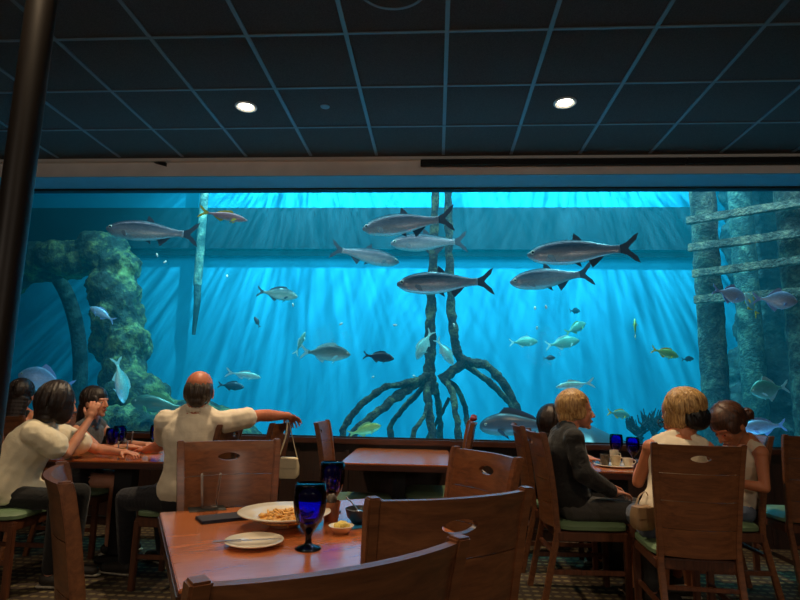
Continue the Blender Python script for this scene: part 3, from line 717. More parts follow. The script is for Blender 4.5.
def fish(shape, mat, fin, x0, x1, yc, Yd, face, tilt, label, kind='fish', yaw=0, bend=0, vertical=False, grp=None):
    a = atY((x0+x1)/2, yc, Yd); L = abs(x1-x0)*Yd/FPX*1.02
    e = make_fish(shape, mat, fin, L, bend); e.name = kind; e.location = a
    yw = (PI if face == 'L' else 0) + math.radians(yaw)
    e.rotation_euler = Matrix.Rotation(yw, 3, 'Z').to_quaternion().to_matrix().to_euler() if not tilt else (Matrix.Rotation(yw, 3, 'Z') @ Matrix.Rotation(-math.radians(tilt), 3, 'Y')).to_euler()
    tag(e, label, 'fish', grp); return e
TG = 'tarpon swimming in the tank'
fish('tarpon', 'tarpon', 'findark', 107, 197, 232, 6.3, 'L', 2, 'silver tarpon at upper left, nearest the reef rock', 'tarpon', 12, .05, grp=TG)
fish('slim', 'yellowtail', 'finyel', 200, 248, 216, 5.9, 'R', -8, 'pinkish fish with yellow tail at upper left, behind a tarpon tail', 'yellowtail_fish', 14)
fish('tarpon', 'tarpon', 'findark', 360, 453, 224, 6.1, 'L', -3, 'topmost silver tarpon, crossing both mangrove trunks', 'tarpon', -10, .05, grp=TG)
fish('tarpon', 'tarpon', 'findark', 390, 467, 242, 6.9, 'L', -5, 'paler tarpon directly beneath the topmost tarpon', 'tarpon', 12, -.04, grp=TG)
fish('tarpon', 'tarpon', 'findark', 332, 400, 255, 7.0, 'R', -10, 'tarpon facing right, left of the mangrove trunks', 'tarpon', 8, .04, grp=TG)
fish('tarpon', 'tarpon', 'findark', 397, 490, 283, 6.2, 'L', -3, 'dark silver tarpon lowest of those crossing the mangrove trunks', 'tarpon', 8, .05, grp=TG)
fish('tarpon', 'tarpon', 'findark', 529, 631, 252, 6.0, 'L', -2, 'largest silver tarpon, upper right of the mangrove', 'tarpon', -6, .05, grp=TG)
fish('tarpon', 'tarpon', 'findark', 508, 592, 278, 6.5, 'L', -9, 'tarpon swimming just below the largest tarpon', 'tarpon', 14, .04, grp=TG)
fish('oval', 'jack', 'findark', 258, 298, 294, 8.0, 'R', -6, 'small olive fish below the pipe, upper left', 'jack_fish', 10)
fish('oval', 'jack', 'finpale', 301, 351, 353, 6.8, 'R', -3, 'grey-backed fish with pale belly facing right above the empty table', 'jack_fish', -6)
fish('slim', 'pale', 'finpale', 288, 313, 343, 7.3, 'R', 68, 'small pale green fish pointing up behind a grey fish tail', 'jack_fish', 30)
fish('oval', 'dark', 'findark', 364, 394, 357, 6.6, 'R', -6, 'dark purple surgeonfish left of the mangrove trunk', 'surgeon_fish')
fish('slim', 'cyan', 'finpale', 227, 261, 375, 6.6, 'R', -8, 'bright cyan fish right of the bald man', 'jack_fish', 8)
fish('oval', 'slate', 'findark', 219, 244, 386, 7.6, 'R', -5, 'dark slate fish just below the bright cyan fish', 'surgeon_fish', 15)
fish('oval', 'cyan', 'finpale', 99, 144, 381, 6.0, 'R', -78, 'cyan fish diving head-down with spread fins above the girl at left', 'pompano_fish', 62, .12)
fish('round', 'lilac', 'finlilac', 20, 70, 381, 5.9, 'L', 14, 'large pale blue fish with tall fins behind the women at left', 'permit_fish', 20)
fish('oval', 'lilac', 'finlilac', 88, 116, 314, 7.0, 'L', 28, 'small lilac fish in front of the reef rock column', 'snapper_fish', 10)
fish('grouper', 'spot', 'fingreen', 132, 186, 406, 6.8, 'L', 8, 'spotted grouper resting on the reef ledge', 'grouper_fish', 8)
fish('oval', 'green', 'fingreen', 349, 381, 430, 6.0, 'R', 16, 'bright green fish low in the tank above the empty table', 'snapper_fish', 6)
fish('grouper', 'grouper', 'findark', 482, 552, 426, 6.1, 'L', -3, 'large grey grouper lying at the bottom right of the mangrove', 'grouper_fish', -10)
fish('slim', 'cyan', 'finpale', 556, 593, 385, 6.2, 'L', -8, 'pale cyan fish directly above the blonde woman in black', 'jack_fish', 8)
fish('oval', 'pale', 'finyel', 607, 631, 414, 6.8, 'R', -8, 'small yellow-green fish above the two blue goblets at right', 'snapper_fish', 20)
fish('oval', 'green', 'finyel', 652, 679, 353, 6.4, 'R', -14, 'green fish with yellow tail left of the dock pilings', 'snapper_fish', 10)
fish('oval', 'green', 'finyel', 625, 645, 328, 7.0, 'R', 75, 'small yellow-green fish seen end-on, upright in open water', 'snapper_fish', 68)
fish('oval', 'pale', 'finpale', 510, 538, 342, 8.2, 'R', 4, 'faint pale fish, leftmost of the hazy trio right of the mangrove', 'angel_fish', 10)
fish('oval', 'pale', 'finpale', 546, 580, 343, 8.0, 'R', 10, 'faint green fish, the middle one of the hazy trio', 'angel_fish', 10)
fish('oval', 'pale', 'fingreen', 562, 590, 328, 8.4, 'R', 24, 'faint fish rising above the hazy pair right of the mangrove', 'angel_fish', 30)
fish('oval', 'slate', 'findark', 567, 583, 311, 8.6, 'R', 5, 'hazy little fish topmost of the faint group', 'angel_fish', 40)
fish('round', 'lilac', 'finlilac', 713, 746, 294, 5.9, 'R', -14, 'pale blue lookdown fish below the planks, leftmost', 'lookdown_fish', 10)
fish('round', 'lilac', 'finlilac', 757, 794, 300, 5.8, 'R', -6, 'pale blue lookdown fish below the planks, rightmost', 'lookdown_fish', -10)
fish('round', 'cyan', 'finyel', 738, 764, 304, 6.2, 'L', 50, 'little turquoise fish between the two lookdown fish', 'lookdown_fish', 30)
fish('round', 'pale', 'finpale', 750, 788, 389, 6.0, 'L', -8, 'round grey-green fish in front of the dark rocks at right', 'permit_fish', 10)
fish('oval', 'lilac', 'finlilac', 742, 784, 427, 5.9, 'L', -6, 'blue fish right of the girl with the hair bun', 'snapper_fish', 6)
fish('oval', 'cyan', 'finpale', 408, 440, 345, 6.9, 'L', -62, 'pale green fish before the left mangrove trunk, nose down', 'pompano_fish', 20)
fish('oval', 'cyan', 'finpale', 430, 460, 352, 6.9, 'R', -55, 'pale cyan fish between the mangrove trunks', 'pompano_fish', 20)
fish('oval', 'dark', 'findark', 543, 556, 358, 8.4, 'R', 5, 'tiny dark fish below the hazy trio', 'damsel_fish', 20)
fish('oval', 'dark', 'findark', 681, 695, 359, 8.4, 'R', 5, 'tiny dark fish between a green fish and the dock pilings', 'damsel_fish', 20)
fish('oval', 'dark', 'findark', 251, 263, 322, 8.6, 'L', 60, 'tiny dark fish in the bright water under the olive fish', 'damsel_fish', 20)
# ray resting behind the seated women
c = atY(592, 440, 6.3); b = MB(); N = 28; K = 16; vs = []
for i in range(N+1):
    u = -1+2*i/N
    for j in range(K+1):
        t = -1+2*j/K; hw = (1-abs(u)**1.4)*.5; y = t*hw; h = .15*max(0, 1-abs(u)**1.1)*(1-t*t)**.7
        vs.append((u*.62, y, h))
n0 = len(vs); vs += [(x, y, -.02*max(0, 1-abs(x/.62))) for x, y, z in vs]
f = [(i*(K+1)+j, i*(K+1)+j+1, (i+1)*(K+1)+j+1, (i+1)*(K+1)+j) for i in range(N) for j in range(K)]
b.add(vs, f+[tuple(n0+k for k in q[::-1]) for q in f]); e = tag(empty('sting_ray', (c.x-.05, 6.35, c.z-.02), .15), 'broad grey-green ray gliding low behind the woman in black', 'ray')
e.rotation_euler = (.35, .16, .1); b.build('body', FM['grouper'], e, ang=3)
b = MB(); b.tube([(.1, -.4, 0), (.2, -.7, .02), (.25, -1.0, 0)][::1] and [(.45, .1, .02), (.75, .16, 0), (1.05, .2, -.02)], [.03, .02, .008], 8); b.build('tail', 'findark', e)
b = MB(); b.ell((-.3, -.12, .13), (.03, .025, .03)); b.build('eye', 'eye', e); b = MB(); b.ell((-.3, .12, .13), (.03, .025, .03)); b.build('eye', 'eye', e)
# drifting flecks
M['fleck'] = simple('pale_fleck', (235, 240, 225), .5)
for i, (x, y) in enumerate(((395, 325), (414, 376), (373, 377), (341, 324), (165, 262), (227, 276), (157, 255), (293, 305), (535, 308), (546, 307), (454, 325), (537, 328))):
    b = MB(); b.ell((0, 0, 0), (.026, .014, .012)); o = b.build('food_fleck', 'fleck'); o.location = atY(x, y, 6.5+.3*(i % 3)); o.rotation_euler = (0, .2*i, i)
    tag(o, 'tiny pale fleck of food drifting in the blue water', 'food fleck', 'food flecks drifting in the water')
#@@PART3
# ------------------------------------------------------------------ things on tables
TT = .7505
def on(x, y, z=TT): p = atZ(x, y, z); return V((p.x, p.y, z))
def goblet(p, label, mat='cobalt', s=1.0, group='cobalt blue glass goblets'):
    e = tag(empty('goblet', p), label, 'goblet', group)
    prof = [(0, .0), (.036, 0), (.037, .003), (.03, .008), (.012, .014), (.009, .022), (.0085, .038), (.011, .05), (.02, .062), (.032, .085), (.039, .115), (.042, .145), (.041, .175), (.0385, .2), (.036, .2), (.0385, .175), (.0395, .145), (.036, .115), (.029, .087), (.017, .068), (0, .06)]
    b = MB(); b.lathe([(r*s*1.28, z*s) for r, z in prof[9:]][::1], n=36); b.build('bowl', mat, e, ang=2)
    b = MB(); b.lathe([(r*s*1.15, z*s) for r, z in prof[:10]], n=36); b.build('stem', 'cobaltdark', e, ang=2)
    b = MB(); b.lathe([(.047*s, .196*s), (.0472*s, .2*s), (.046*s, .203*s), (.0445*s, .2*s)], n=36); b.build('rim', 'cobaltdark', e, ang=2)
    return e
def tumbler(p, label, h=.14, r0=.03, r1=.042, mat='clear', drink=None, name='pint_glass'):
    e = tag(empty(name, p), label, 'glass')
    b = MB(); b.lathe([(0, .0), (r0, 0), (r0+.002, .004), (r1, h), (r1-.0015, h), (r0+.0005, .01), (0, .008)], n=36); b.build('vessel', mat, e, ang=1)
    if drink:
        b = MB(); rr = r0+(r1-r0)*.5; b.lathe([(0, .015), (r0-.004, .015), (rr-.004, h*.55), (0, h*.55)], n=30); b.build('drink', drink, e, ang=1)
    return e
goblet(on(308, 549), 'cobalt blue goblet in front of the pasta bowl', s=1.02)
goblet(on(331, 512), 'cobalt blue goblet behind the copper cup', s=1.02)
tumbler(on(209, 508), 'empty clear pint glass at the far left of the foreground table', .14, .031, .044)
# big bowl
p = on(284, 526); e = tag(empty('pasta_bowl', p), 'large wide white bowl with pasta left in it', 'bowl')
b = MB(); b.lathe([(0, .0), (.05, 0), (.055, .004), (.1, .028), (.168, .05), (.176, .054), (.174, .057), (.13, .048), (.1, .036), (.06, .016), (0, .012)], n=56); b.build('bowl', 'china', e, ang=2)
b = MB()
rnd = random.Random(3)
for i in range(70):
    a = rnd.uniform(0, 2*PI); r = .1*math.sqrt(rnd.random()); z = .03+.016*(1-r/.1)+rnd.uniform(0, .01)
    if i % 2: b.ell((r*math.cos(a), r*math.sin(a), z), (.014, .009, .006), Matrix.Rotation(a*3, 3, 'Z'), 8, 5)
    else:
        c = V((r*math.cos(a), r*math.sin(a), z)); d = rnd.uniform(0, PI); b.tube([c+V((math.cos(d)*t, math.sin(d)*t, .006*math.sin(t*60))) for t in (-.03, -.015, 0, .015, .03)], .0035, 6)
b.ell((0, 0, .026), (.1, .1, .016), n=20, m_=8)
o = b.build('leftover_pasta', 'pasta', e, ang=3); o['kind'] = 'stuff'
# side plate and knife
p = on(254, 545); e = tag(empty('side_plate', p), 'small white side plate in front of the pasta bowl', 'plate')
b = MB(); b.lathe([(0, 0), (.055, 0), (.06, .003), (.092, .013), (.098, .016), (.096, .019), (.06, .009), (0, .007)], n=48); b.build('plate', 'china', e, ang=2)
e = tag(empty('table_knife', p+V((-.005, -.02, .0205)), math.radians(20)), 'steel butter knife lying across the side plate', 'knife')
b = MB(); b.prism([(-.12, -.002), (-.03, -.003), (-.03, .003), (-.12, .003)], .013, lambda v: V((v.x, v.y*(1+.3*(v.x < -.1)), v.z))); b.build('handle', 'steel', e, bevel=.0012)
b = MB(); n_ = [(-.03, -.005), (.07, -.007), (.098, -.004), (.1, .004), (-.03, .005)]; b.add([(x, y, z) for z in (-.0008, .0012) for x, y in n_], [(0, 1, 2, 3, 4), (9, 8, 7, 6, 5)]+[(i, 5+i, 5+(i+1) % 5, (i+1) % 5) for i in range(5)]); b.build('blade', 'steel', e)
# check folder + coaster
p = on(224, 519); e = tag(empty('check_folder', p, math.radians(36)), 'closed navy leather bill folder between pint glass and pasta bowl', 'folder')
b = MB(); b.box((0, 0, .003), (.2, .115, .006)); b.build('cover', 'navy', e, bevel=.002); b = MB(); b.box((0, .002, .0085), (.196, .11, .005)); b.build('cover', 'navy', e, bevel=.002)
p = on(207, 509, TT-.0003); b = MB(); b.box((0, 0, .0015), (.15, .1, .003)); o = b.build('drink_mat', 'coaster', bevel=.001); o.location = p+V((0, 0, -.0005)); o.rotation_euler.z = .5; tag(o, 'dark flat drink mat under the clear pint glass', 'drink mat')
for o in list(bpy.data.objects):
    if o.name == 'pint_glass': o.location.z += .003
# ramekin
p = on(341, 533); e = tag(empty('ramekin', p), 'small white ramekin of yellow butter right of the front goblet', 'ramekin')
b = MB(); b.lathe([(0, 0), (.026, 0), (.04, .02), (.047, .027), (.044, .028), (.036, .02), (0, .012)], n=36); b.build('dish', 'china', e, ang=1)
b = MB(); rnd = random.Random(5)
for i in range(18): a = rnd.uniform(0, 6.28); r = .026*rnd.random(); b.ell((r*math.cos(a), r*math.sin(a), .026+.006*rnd.random()), (.012, .01, .008), n=8, m_=5)
o = b.build('butter', 'yellow', e, ang=3)
# copper cup
p = on(331, 521); e = tag(empty('copper_cup', p), 'brown copper cup holding a dark crumpled filling, right of the pasta bowl', 'cup')
b = MB(); b.lathe([(0, 0), (.028, 0), (.029, .003), (.036, .075), (.034, .075), (.027, .006), (0, .005)], n=36); b.build('vessel', 'copper', e, ang=1)
b = MB(); rnd = random.Random(9)
for i in range(14): a = rnd.uniform(0, 6.28); r = .03*rnd.random(); b.ell((r*math.cos(a), r*math.sin(a), .078+.014*rnd.random()), (.018, .013, .01), Matrix.Rotation(a, 3, 'Y'), 8, 5)
b.build('filling', 'foodbrown', e, ang=3)
# dark bowl + spoon + napkin
p = on(354, 526); b = MB(); b.box((0, 0, .002), (.13, .09, .004)); o = b.build('napkin', 'bluecloth', bevel=.001); o.location = p+V((-.01, -.01, 0)); o.rotation_euler.z = .6; tag(o, 'flat bright blue napkin showing under the dark bowl', 'napkin')
e = tag(empty('dark_bowl', p+V((.02, .03, .0045))), 'rounded dark grey bowl half hidden by the dark chair back', 'bowl')
b = MB(); b.lathe([(0, 0), (.03, 0), (.052, .025), (.06, .055), (.057, .056), (.048, .028), (0, .01)], n=36); b.build('bowl', 'darkbowl', e, ang=1)
e = tag(empty('spoon', p+V((.015, .045, .058)), 2.3), 'bright steel spoon leaning out of the dark grey bowl', 'spoon')
b = MB(); b.ell((0, 0, -.012), (.02, .013, .005)); b.build('spoon_bowl', 'steel', e); b = MB(); b.tube([(.015, 0, -.01), (.06, 0, .012), (.1, 0, .025)], [.003, .0025, .004], 8); b.build('handle', 'steel', e)
# table left
goblet(on(111, 454), 'blue goblet at the front of the women and bald man table', s=.95)
goblet(on(118, 450.5), 'blue goblet just behind the yellow drink glass', s=.95)
goblet(on(155, 449), 'blue goblet half hidden by the man in polo', s=.95)
tumbler(on(122, 455.3), 'short glass with yellow fruit and ice in it', .1, .03, .036, drink='juice', name='drink_glass')
tumbler(on(127, 450.5), 'tall clear glass right of the yellow drink', .15, .028, .036, name='clear_glass')
for i, (x, y, r, lb) in enumerate(((138, 449, .1, 'white plate farthest from us on the left table'), (151, 453, .085, 'small white plate beside the bald man on the left table'))):
    e = tag(empty('dinner_plate', on(x, y)), lb, 'plate')
    b = MB(); b.lathe([(0, 0), (r*.6, 0), (r*.65, .003), (r, .014), (r*.97, .017), (r*.6, .008), (0, .007)], n=36); b.build('plate', 'china', e, ang=2)
    b = MB(); 
    for k in range(7): b.ell((r*.4*math.cos(k*2.1), r*.4*math.sin(k*2.1), .012), (.018, .013, .008), n=8, m_=5)
    b.build('food_scraps', 'foodbrown', e, ang=3)
for i, (x, y, a) in enumerate(((133, 453.5, .3),)):
    b = MB(); b.tube([(-.08, 0, .004), (0, 0, .005), (.05, 0, .004)], [.004, .0035, .003], 8); b.ell((.075, 0, .004), (.028, .012, .003)); o = b.build('fork', 'steel'); o.location = on(x, y); o.rotation_euler.z = a; tag(o, 'steel fork lying before the far plate on the left table', 'fork')
# table right
goblet(V((1.46, 4.80, TT)), 'blue goblet nearer the blonde woman in black', s=.98)
goblet(V((1.53, 4.62, TT)), 'blue goblet nearer the hand with the bracelet', s=.95)
tumbler(V((1.63, 4.56, TT)), 'clear glass right of the two blue goblets, by the bracelet hand', .1, .03, .036, name='water_glass')
px_ = V((1.31, 4.36, TT)); e = tag(empty('serving_plate', px_), 'round plate carrying white cups on the right table', 'plate')
b = MB(); b.lathe([(0, 0), (.1, 0), (.11, .003), (.15, .012), (.147, .016), (.1, .008), (0, .007)], n=40); b.build('plate', 'china', e, ang=2)
for i, (dx, dy, r, h, lb, m_) in enumerate(((-.07, 0, .033, .075, 'grey cup at the left of the round cup plate', 'foodbrown'), (0, -.02, .036, .07, 'cream cup in the middle of the round cup plate', 'cream'), (.085, -.03, .036, .055, 'low white cup at the right of the round cup plate', 'china'), (.02, .075, .032, .1, 'tallest white cup at the back of the round cup plate', 'china'))):
    e = tag(empty('coffee_cup', px_+V((dx, dy, .0085))), lb, 'cup')
    b = MB(); b.lathe([(0, 0), (r*.75, 0), (r*.95, h*.4), (r, h), (r*.9, h), (r*.85, h*.4), (0, .006)], n=28); b.build('cup', m_, e, ang=1)
    b = MB(); b.tube([(r*.93, 0, h*.8), (r*1.4, 0, h*.75), (r*1.5, 0, h*.5), (r*1.3, 0, h*.3), (r*.93, 0, h*.3)], .004, 8); b.build('handle', m_, e)
# bags
def bag(c, w_, d, h, mat, label, strap, rz=0):
    e = tag(empty('handbag', c, rz), label, 'handbag')
    b = MB(); n = 24; prof = [(.0, 0), (.8, 0), (1, .15), (1, .6), (.85, .95), (.6, 1), (0, 1)]; vs = []
    for r, z in prof:
        for k in range(n):
            t = 2*PI*k/n; q = lambda v: math.copysign(abs(v)**.45, v); vs.append((w_/2*r*q(math.cos(t)), d/2*r*q(math.sin(t)), z*h))
    b.add(vs, [(i*n+k, i*n+(k+1) % n, (i+1)*n+(k+1) % n, (i+1)*n+k) for i in range(len(prof)-1) for k in range(n)]); b.build('bag_body', mat, e)
    b = MB(); b.box((0, -d/2*.96, h*.72), (w_*.9, .012, h*.5)); b.build('flap', mat, e, bevel=.004)
    b = MB(); b.tube(smooth_path([V(p) for p in strap]), .006, 8, squash=.4); b.build('strap', mat, e)
c = atY(287, 478, 3.98); c = V((c.x, 3.98, c.z))
bag(c, .16, .07, .14, 'cream', 'cream handbag hanging by a strap from a chair beside the man in polo', [(-.07, 0, .12), (-.03, .04, .3), (-.05, .1, .44), (.0, .06, .3), (.07, 0, .12)])
c = atY(643, 529, 3.35); c = V((c.x, 3.35, c.z))
bag(c, .12, .09, .125, 'taupe', 'taupe handbag at the left hip of the woman with blonde bob', [(-.045, 0, .11), (.0, .02, .17), (.05, .03, .19), (.06, .02, .15), (.045, 0, .11)], .3)
p = V((.305, 4.73, 1.03)); b = MB(); rnd = random.Random(4)
for i in range(8): b.ell((.012*rnd.uniform(-1, 1), .05*rnd.uniform(-1, 1), .012+.03*rnd.random()), (.025, .03, .018), n=10, m_=6)
o = vox_obj('red_cloth', b, .006, 'burg', None, V((0, 0, 0))); o.location = p; tag(o, 'small crumpled dark red cloth on top of an edge-on chair back', 'cloth')

# ------------------------------------------------------------------ people
def skin(name, c):
    t = NT(name); n = t.noise(t.coord((1, 1, 1)), 9, 4); a = lin(c)
    t.l(t.ramp(n, [(.3, tuple(x*.88 for x in a[:3])), (.7, tuple(min(1, x*1.1) for x in a[:3]))]), t.b.inputs['Base Color'])
    t.b.inputs['Roughness'].default_value = .5; t.b.inputs['Subsurface Weight'].default_value = .12; t.b.inputs['Subsurface Radius'].default_value = (.02, .008, .004); return t.m
M['skin'] = skin('skin', (206, 142, 112)); M['skintan'] = skin('skin_tan', (196, 122, 84)); M['skinred'] = skin('skin_ruddy', (204, 122, 88))
def hairmat(name, a, b_, c=None):
    t = NT(name); n = t.noise(t.coord((60, 60, 5)), 2, 4, .7)
    t.l(t.ramp(n, [(.35, lin(a)), (.65, lin(b_))]), t.b.inputs['Base Color']); t.b.inputs['Roughness'].default_value = .42; t.bump(n, .6, .004); return t.m
M['hairdark'] = hairmat('dark_hair', (18, 12, 10), (42, 28, 22)); M['hairbrown'] = hairmat('brown_hair', (52, 30, 20), (96, 60, 40)); M['hairblond'] = hairmat('blond_hair', (128, 88, 48), (214, 174, 112))
M['hairblack'] = hairmat('black_hair', (10, 8, 8), (24, 18, 16)); M['hairgrey'] = hairmat('grey_brown_hair', (52, 42, 36), (88, 74, 62))
def cloth(name, c, f=14, bs=.45, var=.1, stretch=(1, 1, 1)):
    t = NT(name); v = t.coord(stretch); n = t.noise(v, f, 4, .5, 1.2); a = lin(c)
    t.l(t.ramp(n, [(.3, tuple(x*(1-var) for x in a[:3])), (.7, tuple(min(1, x*(1+var)) for x in a[:3]))]), t.b.inputs['Base Color'])
    t.b.inputs['Roughness'].default_value = .85; t.b.inputs['Sheen Weight'].default_value = .15; t.bump(n, bs, .02); return t.m
M['polo'] = cloth('cream_polo', (242, 228, 204), 5, .5, .05); M['blouse'] = cloth('cream_blouse', (240, 228, 198), 6, .6, .06)
M['blackcloth'] = cloth('black_cloth', (9, 9, 11)); M['greycloth'] = cloth('grey_cloth', (80, 84, 88)); M['whitecloth'] = cloth('white_cloth', (222, 208, 184), 8, .3, .05)
M['denim'] = cloth('denim', (88, 100, 122), 12); M['navycloth'] = cloth('navy_trousers', (22, 24, 34)); M['greypants'] = cloth('grey_trousers', (66, 64, 62)); M['shoe'] = simple('dark_shoe', (48, 42, 36), .6); M['sole'] = simple('shoe_sole', (190, 180, 160), .7)
M['white'] = simple('eye_white', (230, 228, 220), .3); M['lip'] = simple('lips', (150, 70, 64), .5)
def frame(h, pitch=0, roll=0):
    a = math.radians(h); f = V((math.cos(a), math.sin(a), 0)); r = V((math.sin(a), -math.cos(a), 0)); u = V((0, 0, 1))
    p = math.radians(pitch); f2 = f*math.cos(p)+u*math.sin(p); u2 = u*math.cos(p)-f*math.sin(p)
    q = math.radians(roll); r2 = r*math.cos(q)+u2*math.sin(q); u3 = u2*math.cos(q)-r*math.sin(q)
    return Matrix((r2, f2, u3)).transposed()
TW = [.165, .168, .158, .14, .135, .142, .155, .165, .162, .14, .1]; TD = [.11, .122, .115, .102, .1, .104, .112, .114, .104, .085, .06]
def torso(b, P, C, hP, hC, s, g=0, t0=0, t1=1, fem=1.0, flare=0):
    P, C = V(P), V(C); N = 40; mid = (P+C)/2 - frame((hP+hC)/2).col[1]*.03
    for i in range(N+1):
        t = i/N
        if t < t0 or t > t1: continue
        pos = P*(1-t)**2+mid*2*t*(1-t)+C*t*t; tan = ((mid-P)*(1-t)+(C-mid)*t).normalized()
        h = math.radians(hP+(hC-hP)*t); r = V((math.sin(h), -math.cos(h), 0)); r = (r-tan*r.dot(tan)).normalized(); f = tan.cross(r)
        k = t*10; j = min(9, int(k)); u = k-j; wd = (TW[j]*(1-u)+TW[j+1]*u)*s*fem+g+flare*(1-t)**2; dp = (TD[j]*(1-u)+TD[j+1]*u)*s+g+flare*(1-t)**2
        b.ell(pos, (wd, dp, .04*s+g*.3), Matrix((r, f, tan)).transposed(), 16, 8)
def hand(b, w_, d, n, s=1, curl=.5, side=1):
    d = V(d).normalized(); n = V(n); n = (n-d*n.dot(d)).normalized(); x = d.cross(n)*side   # x: towards the thumb
    R_ = Matrix((x, n, d)).transposed()
    b.ell(w_+d*.045*s, (.038*s, .015*s, .05*s), R_, 12, 8); b.capsule(w_, w_+d*.03*s, .026*s, .026*s)
    for i, (off, ln) in enumerate(((.03, .072), (.0105, .08), (-.0105, .074), (-.029, .058))):
        p = w_+d*.082*s+x*off*s; dd = (d+x*off*4).normalized(); a = 0
        for k, fr in enumerate((.45, .32, .25)):
            a += curl*(.5+.35*k); q = p+(dd*math.cos(a)+n*math.sin(a))*ln*fr*s; b.capsule(p, q, (.0088-.0007*k)*s, (.0083-.0008*k)*s, .5); p = q
    p = w_+d*.02*s+x*.03*s; dd = (d*.75+x*.65+n*.3).normalized(); q = p+dd*.038*s; b.capsule(p, q, .0115*s, .0098*s, .5); q2 = q+(dd+n*curl*.5-x*.25).normalized()*.03*s; b.capsule(q, q2, .0098*s, .008*s, .5)
def person(name, label, P, C, HC, hP, hC, hH, s=1.0, hp=0, hr=0, arms=(), legs=(), skinm='skin', fem=.92, top=None, bottom=None, hair=None, extra=None, glasses=False, hs=1.08):
    P, C, HC = V(P), V(C), V(HC); org = V((P.x, P.y, 0)); b = MB()
    torso(b, P, C, hP, hC, s, 0, fem=fem)
    F = frame(hC); rr, ff = F.col[0], F.col[1]; tan = (C-P).normalized()
    HF = frame(hH, hp, hr); b0s = s; hd = lambda x, y, z: HC+HF @ V((x, y, z))*hs*b0s
    b.capsule(C-tan*.03, HC+HF @ V((0, -.03, -.04))*s, .062*s, .056*s)
    for q in (-1, 1): b.capsule(C+tan*.035*s+rr*q*.02*s, C-tan*.035*s+rr*q*.12*s, .045*s, .048*s)
    s = s*hs
    # head with face
    b.ell(hd(0, -.012, .035), (.076*s, .095*s, .088*s), HF, 20, 14); b.ell(hd(0, .018, -.02), (.066*s, .07*s, .075*s), HF, 18, 12)
    b.ell(hd(0, .04, -.07), (.042*s, .042*s, .032*s), HF); b.ell(hd(0, .072, -.09), (.02*s, .018*s, .017*s), HF); b.ell(hd(0, .07, .028), (.05*s, .018*s, .014*s), HF)
    b.capsule(hd(0, .085, .012), hd(0, .104, -.022), .0095*s, .0125*s); 
    for q in (-1, 1): b.ell(hd(q*.012, .093, -.027), .008*s, HF); b.ell(hd(q*.078, -.008, -.008), (.007*s, .02*s, .032*s), HF); b.ell(hd(q*.036, .062, -.015), (.022*s, .016*s, .018*s), HF)
    b.ell(hd(0, .087, -.052), (.02*s, .01*s, .006*s), HF); b.ell(hd(0, .084, -.062), (.017*s, .01*s, .006*s), HF)
    A = {}; s = b0s
    for sd, el, wr, hdv, hn, curl in arms:
        q = 1 if sd == 'R' else -1; sh = C-tan*.055*s+rr*q*.165*s*fem+V((0, 0, 0)); el, wr = V(el), V(wr)
        b.capsule(C-tan*.03+rr*q*.05*s, sh, .05*s, .056*s*fem); b.capsule(sh, el, .05*s*fem, .037*s*fem); b.capsule(el, el.lerp(wr, .3), .037*s*fem, .039*s*fem); b.capsule(el.lerp(wr, .3), wr, .039*s*fem, .024*s)
        hand(b, wr, hdv, hn, s*.98, curl, q); A[sd] = (sh, el, wr)
    PF = frame(hP); LG = []
    for q, (kn, an) in zip((1, -1), legs):
        hp_ = P+PF.col[0]*q*.09*s-V((0, 0, .03)); kn, an = V(kn), V(an); b.capsule(hp_, kn, .085*s*fem, .055*s); b.capsule(kn, kn.lerp(an, .35), .053*s, .055*s); b.capsule(kn.lerp(an, .35), an, .055*s, .034*s)
        fd = (kn-hp_); fd.z = 0; fd.normalize(); b.capsule(an+V((0, 0, -.03)), an+fd*.13*s+V((0, 0, -.05)), .036*s, .028*s); LG.append((hp_, kn, an, fd))
    body = vox_obj(name, b, .0055, skinm, None, org, 2); tag(body, label, 'person')
    def ch(o): o.parent = body; return o
    def sub(nm, mb, vs, mat, **k):
        o = vox_obj(nm, mb, vs, mat, None, org, **k); o.location = (0, 0, 0); o.parent = body; return o
    def raw(nm, mb, mat): mb.v = [tuple(V(v)-org) for v in mb.v]; o = mb.build(nm, mat, None); o.parent = body; return o
    s = b0s*hs
    for q in (-1, 1):
        e_ = MB(); e_.ell(hd(q*.032, .077, .004), (.011*s, .007*s, .0055*s), HF, 12, 8); eo = raw('eye', e_, skinm if hp < -30 else 'white')
        e_ = MB(); e_.ell(hd(q*.032, .082, .004), (.0055*s, .0035*s, .005*s), HF, 10, 6); po = raw('pupil', e_, 'eye'); po.parent = eo
    e_ = MB(); e_.ell(hd(0, .0935, -.0565), (.021*s, .005*s, .006*s), HF, 12, 6); raw('mouth', e_, 'lip')
    if glasses:
        g = MB()
        for q in (-1, 1):
            g.tube([hd(q*.034+.024*math.cos(2*PI*i/16), .1, .004+.019*math.sin(2*PI*i/16)) for i in range(17)], .0022*s, 6, cap=False); g.tube([hd(q*.058, .1, .008), hd(q*.08, .04, .01), hd(q*.08, -.02, .006)], .0025*s, 6)
        g.tube([hd(-.01, .103, .008), hd(.01, .103, .008)], .002*s, 6); raw('glasses', g, 'black')
    s = b0s
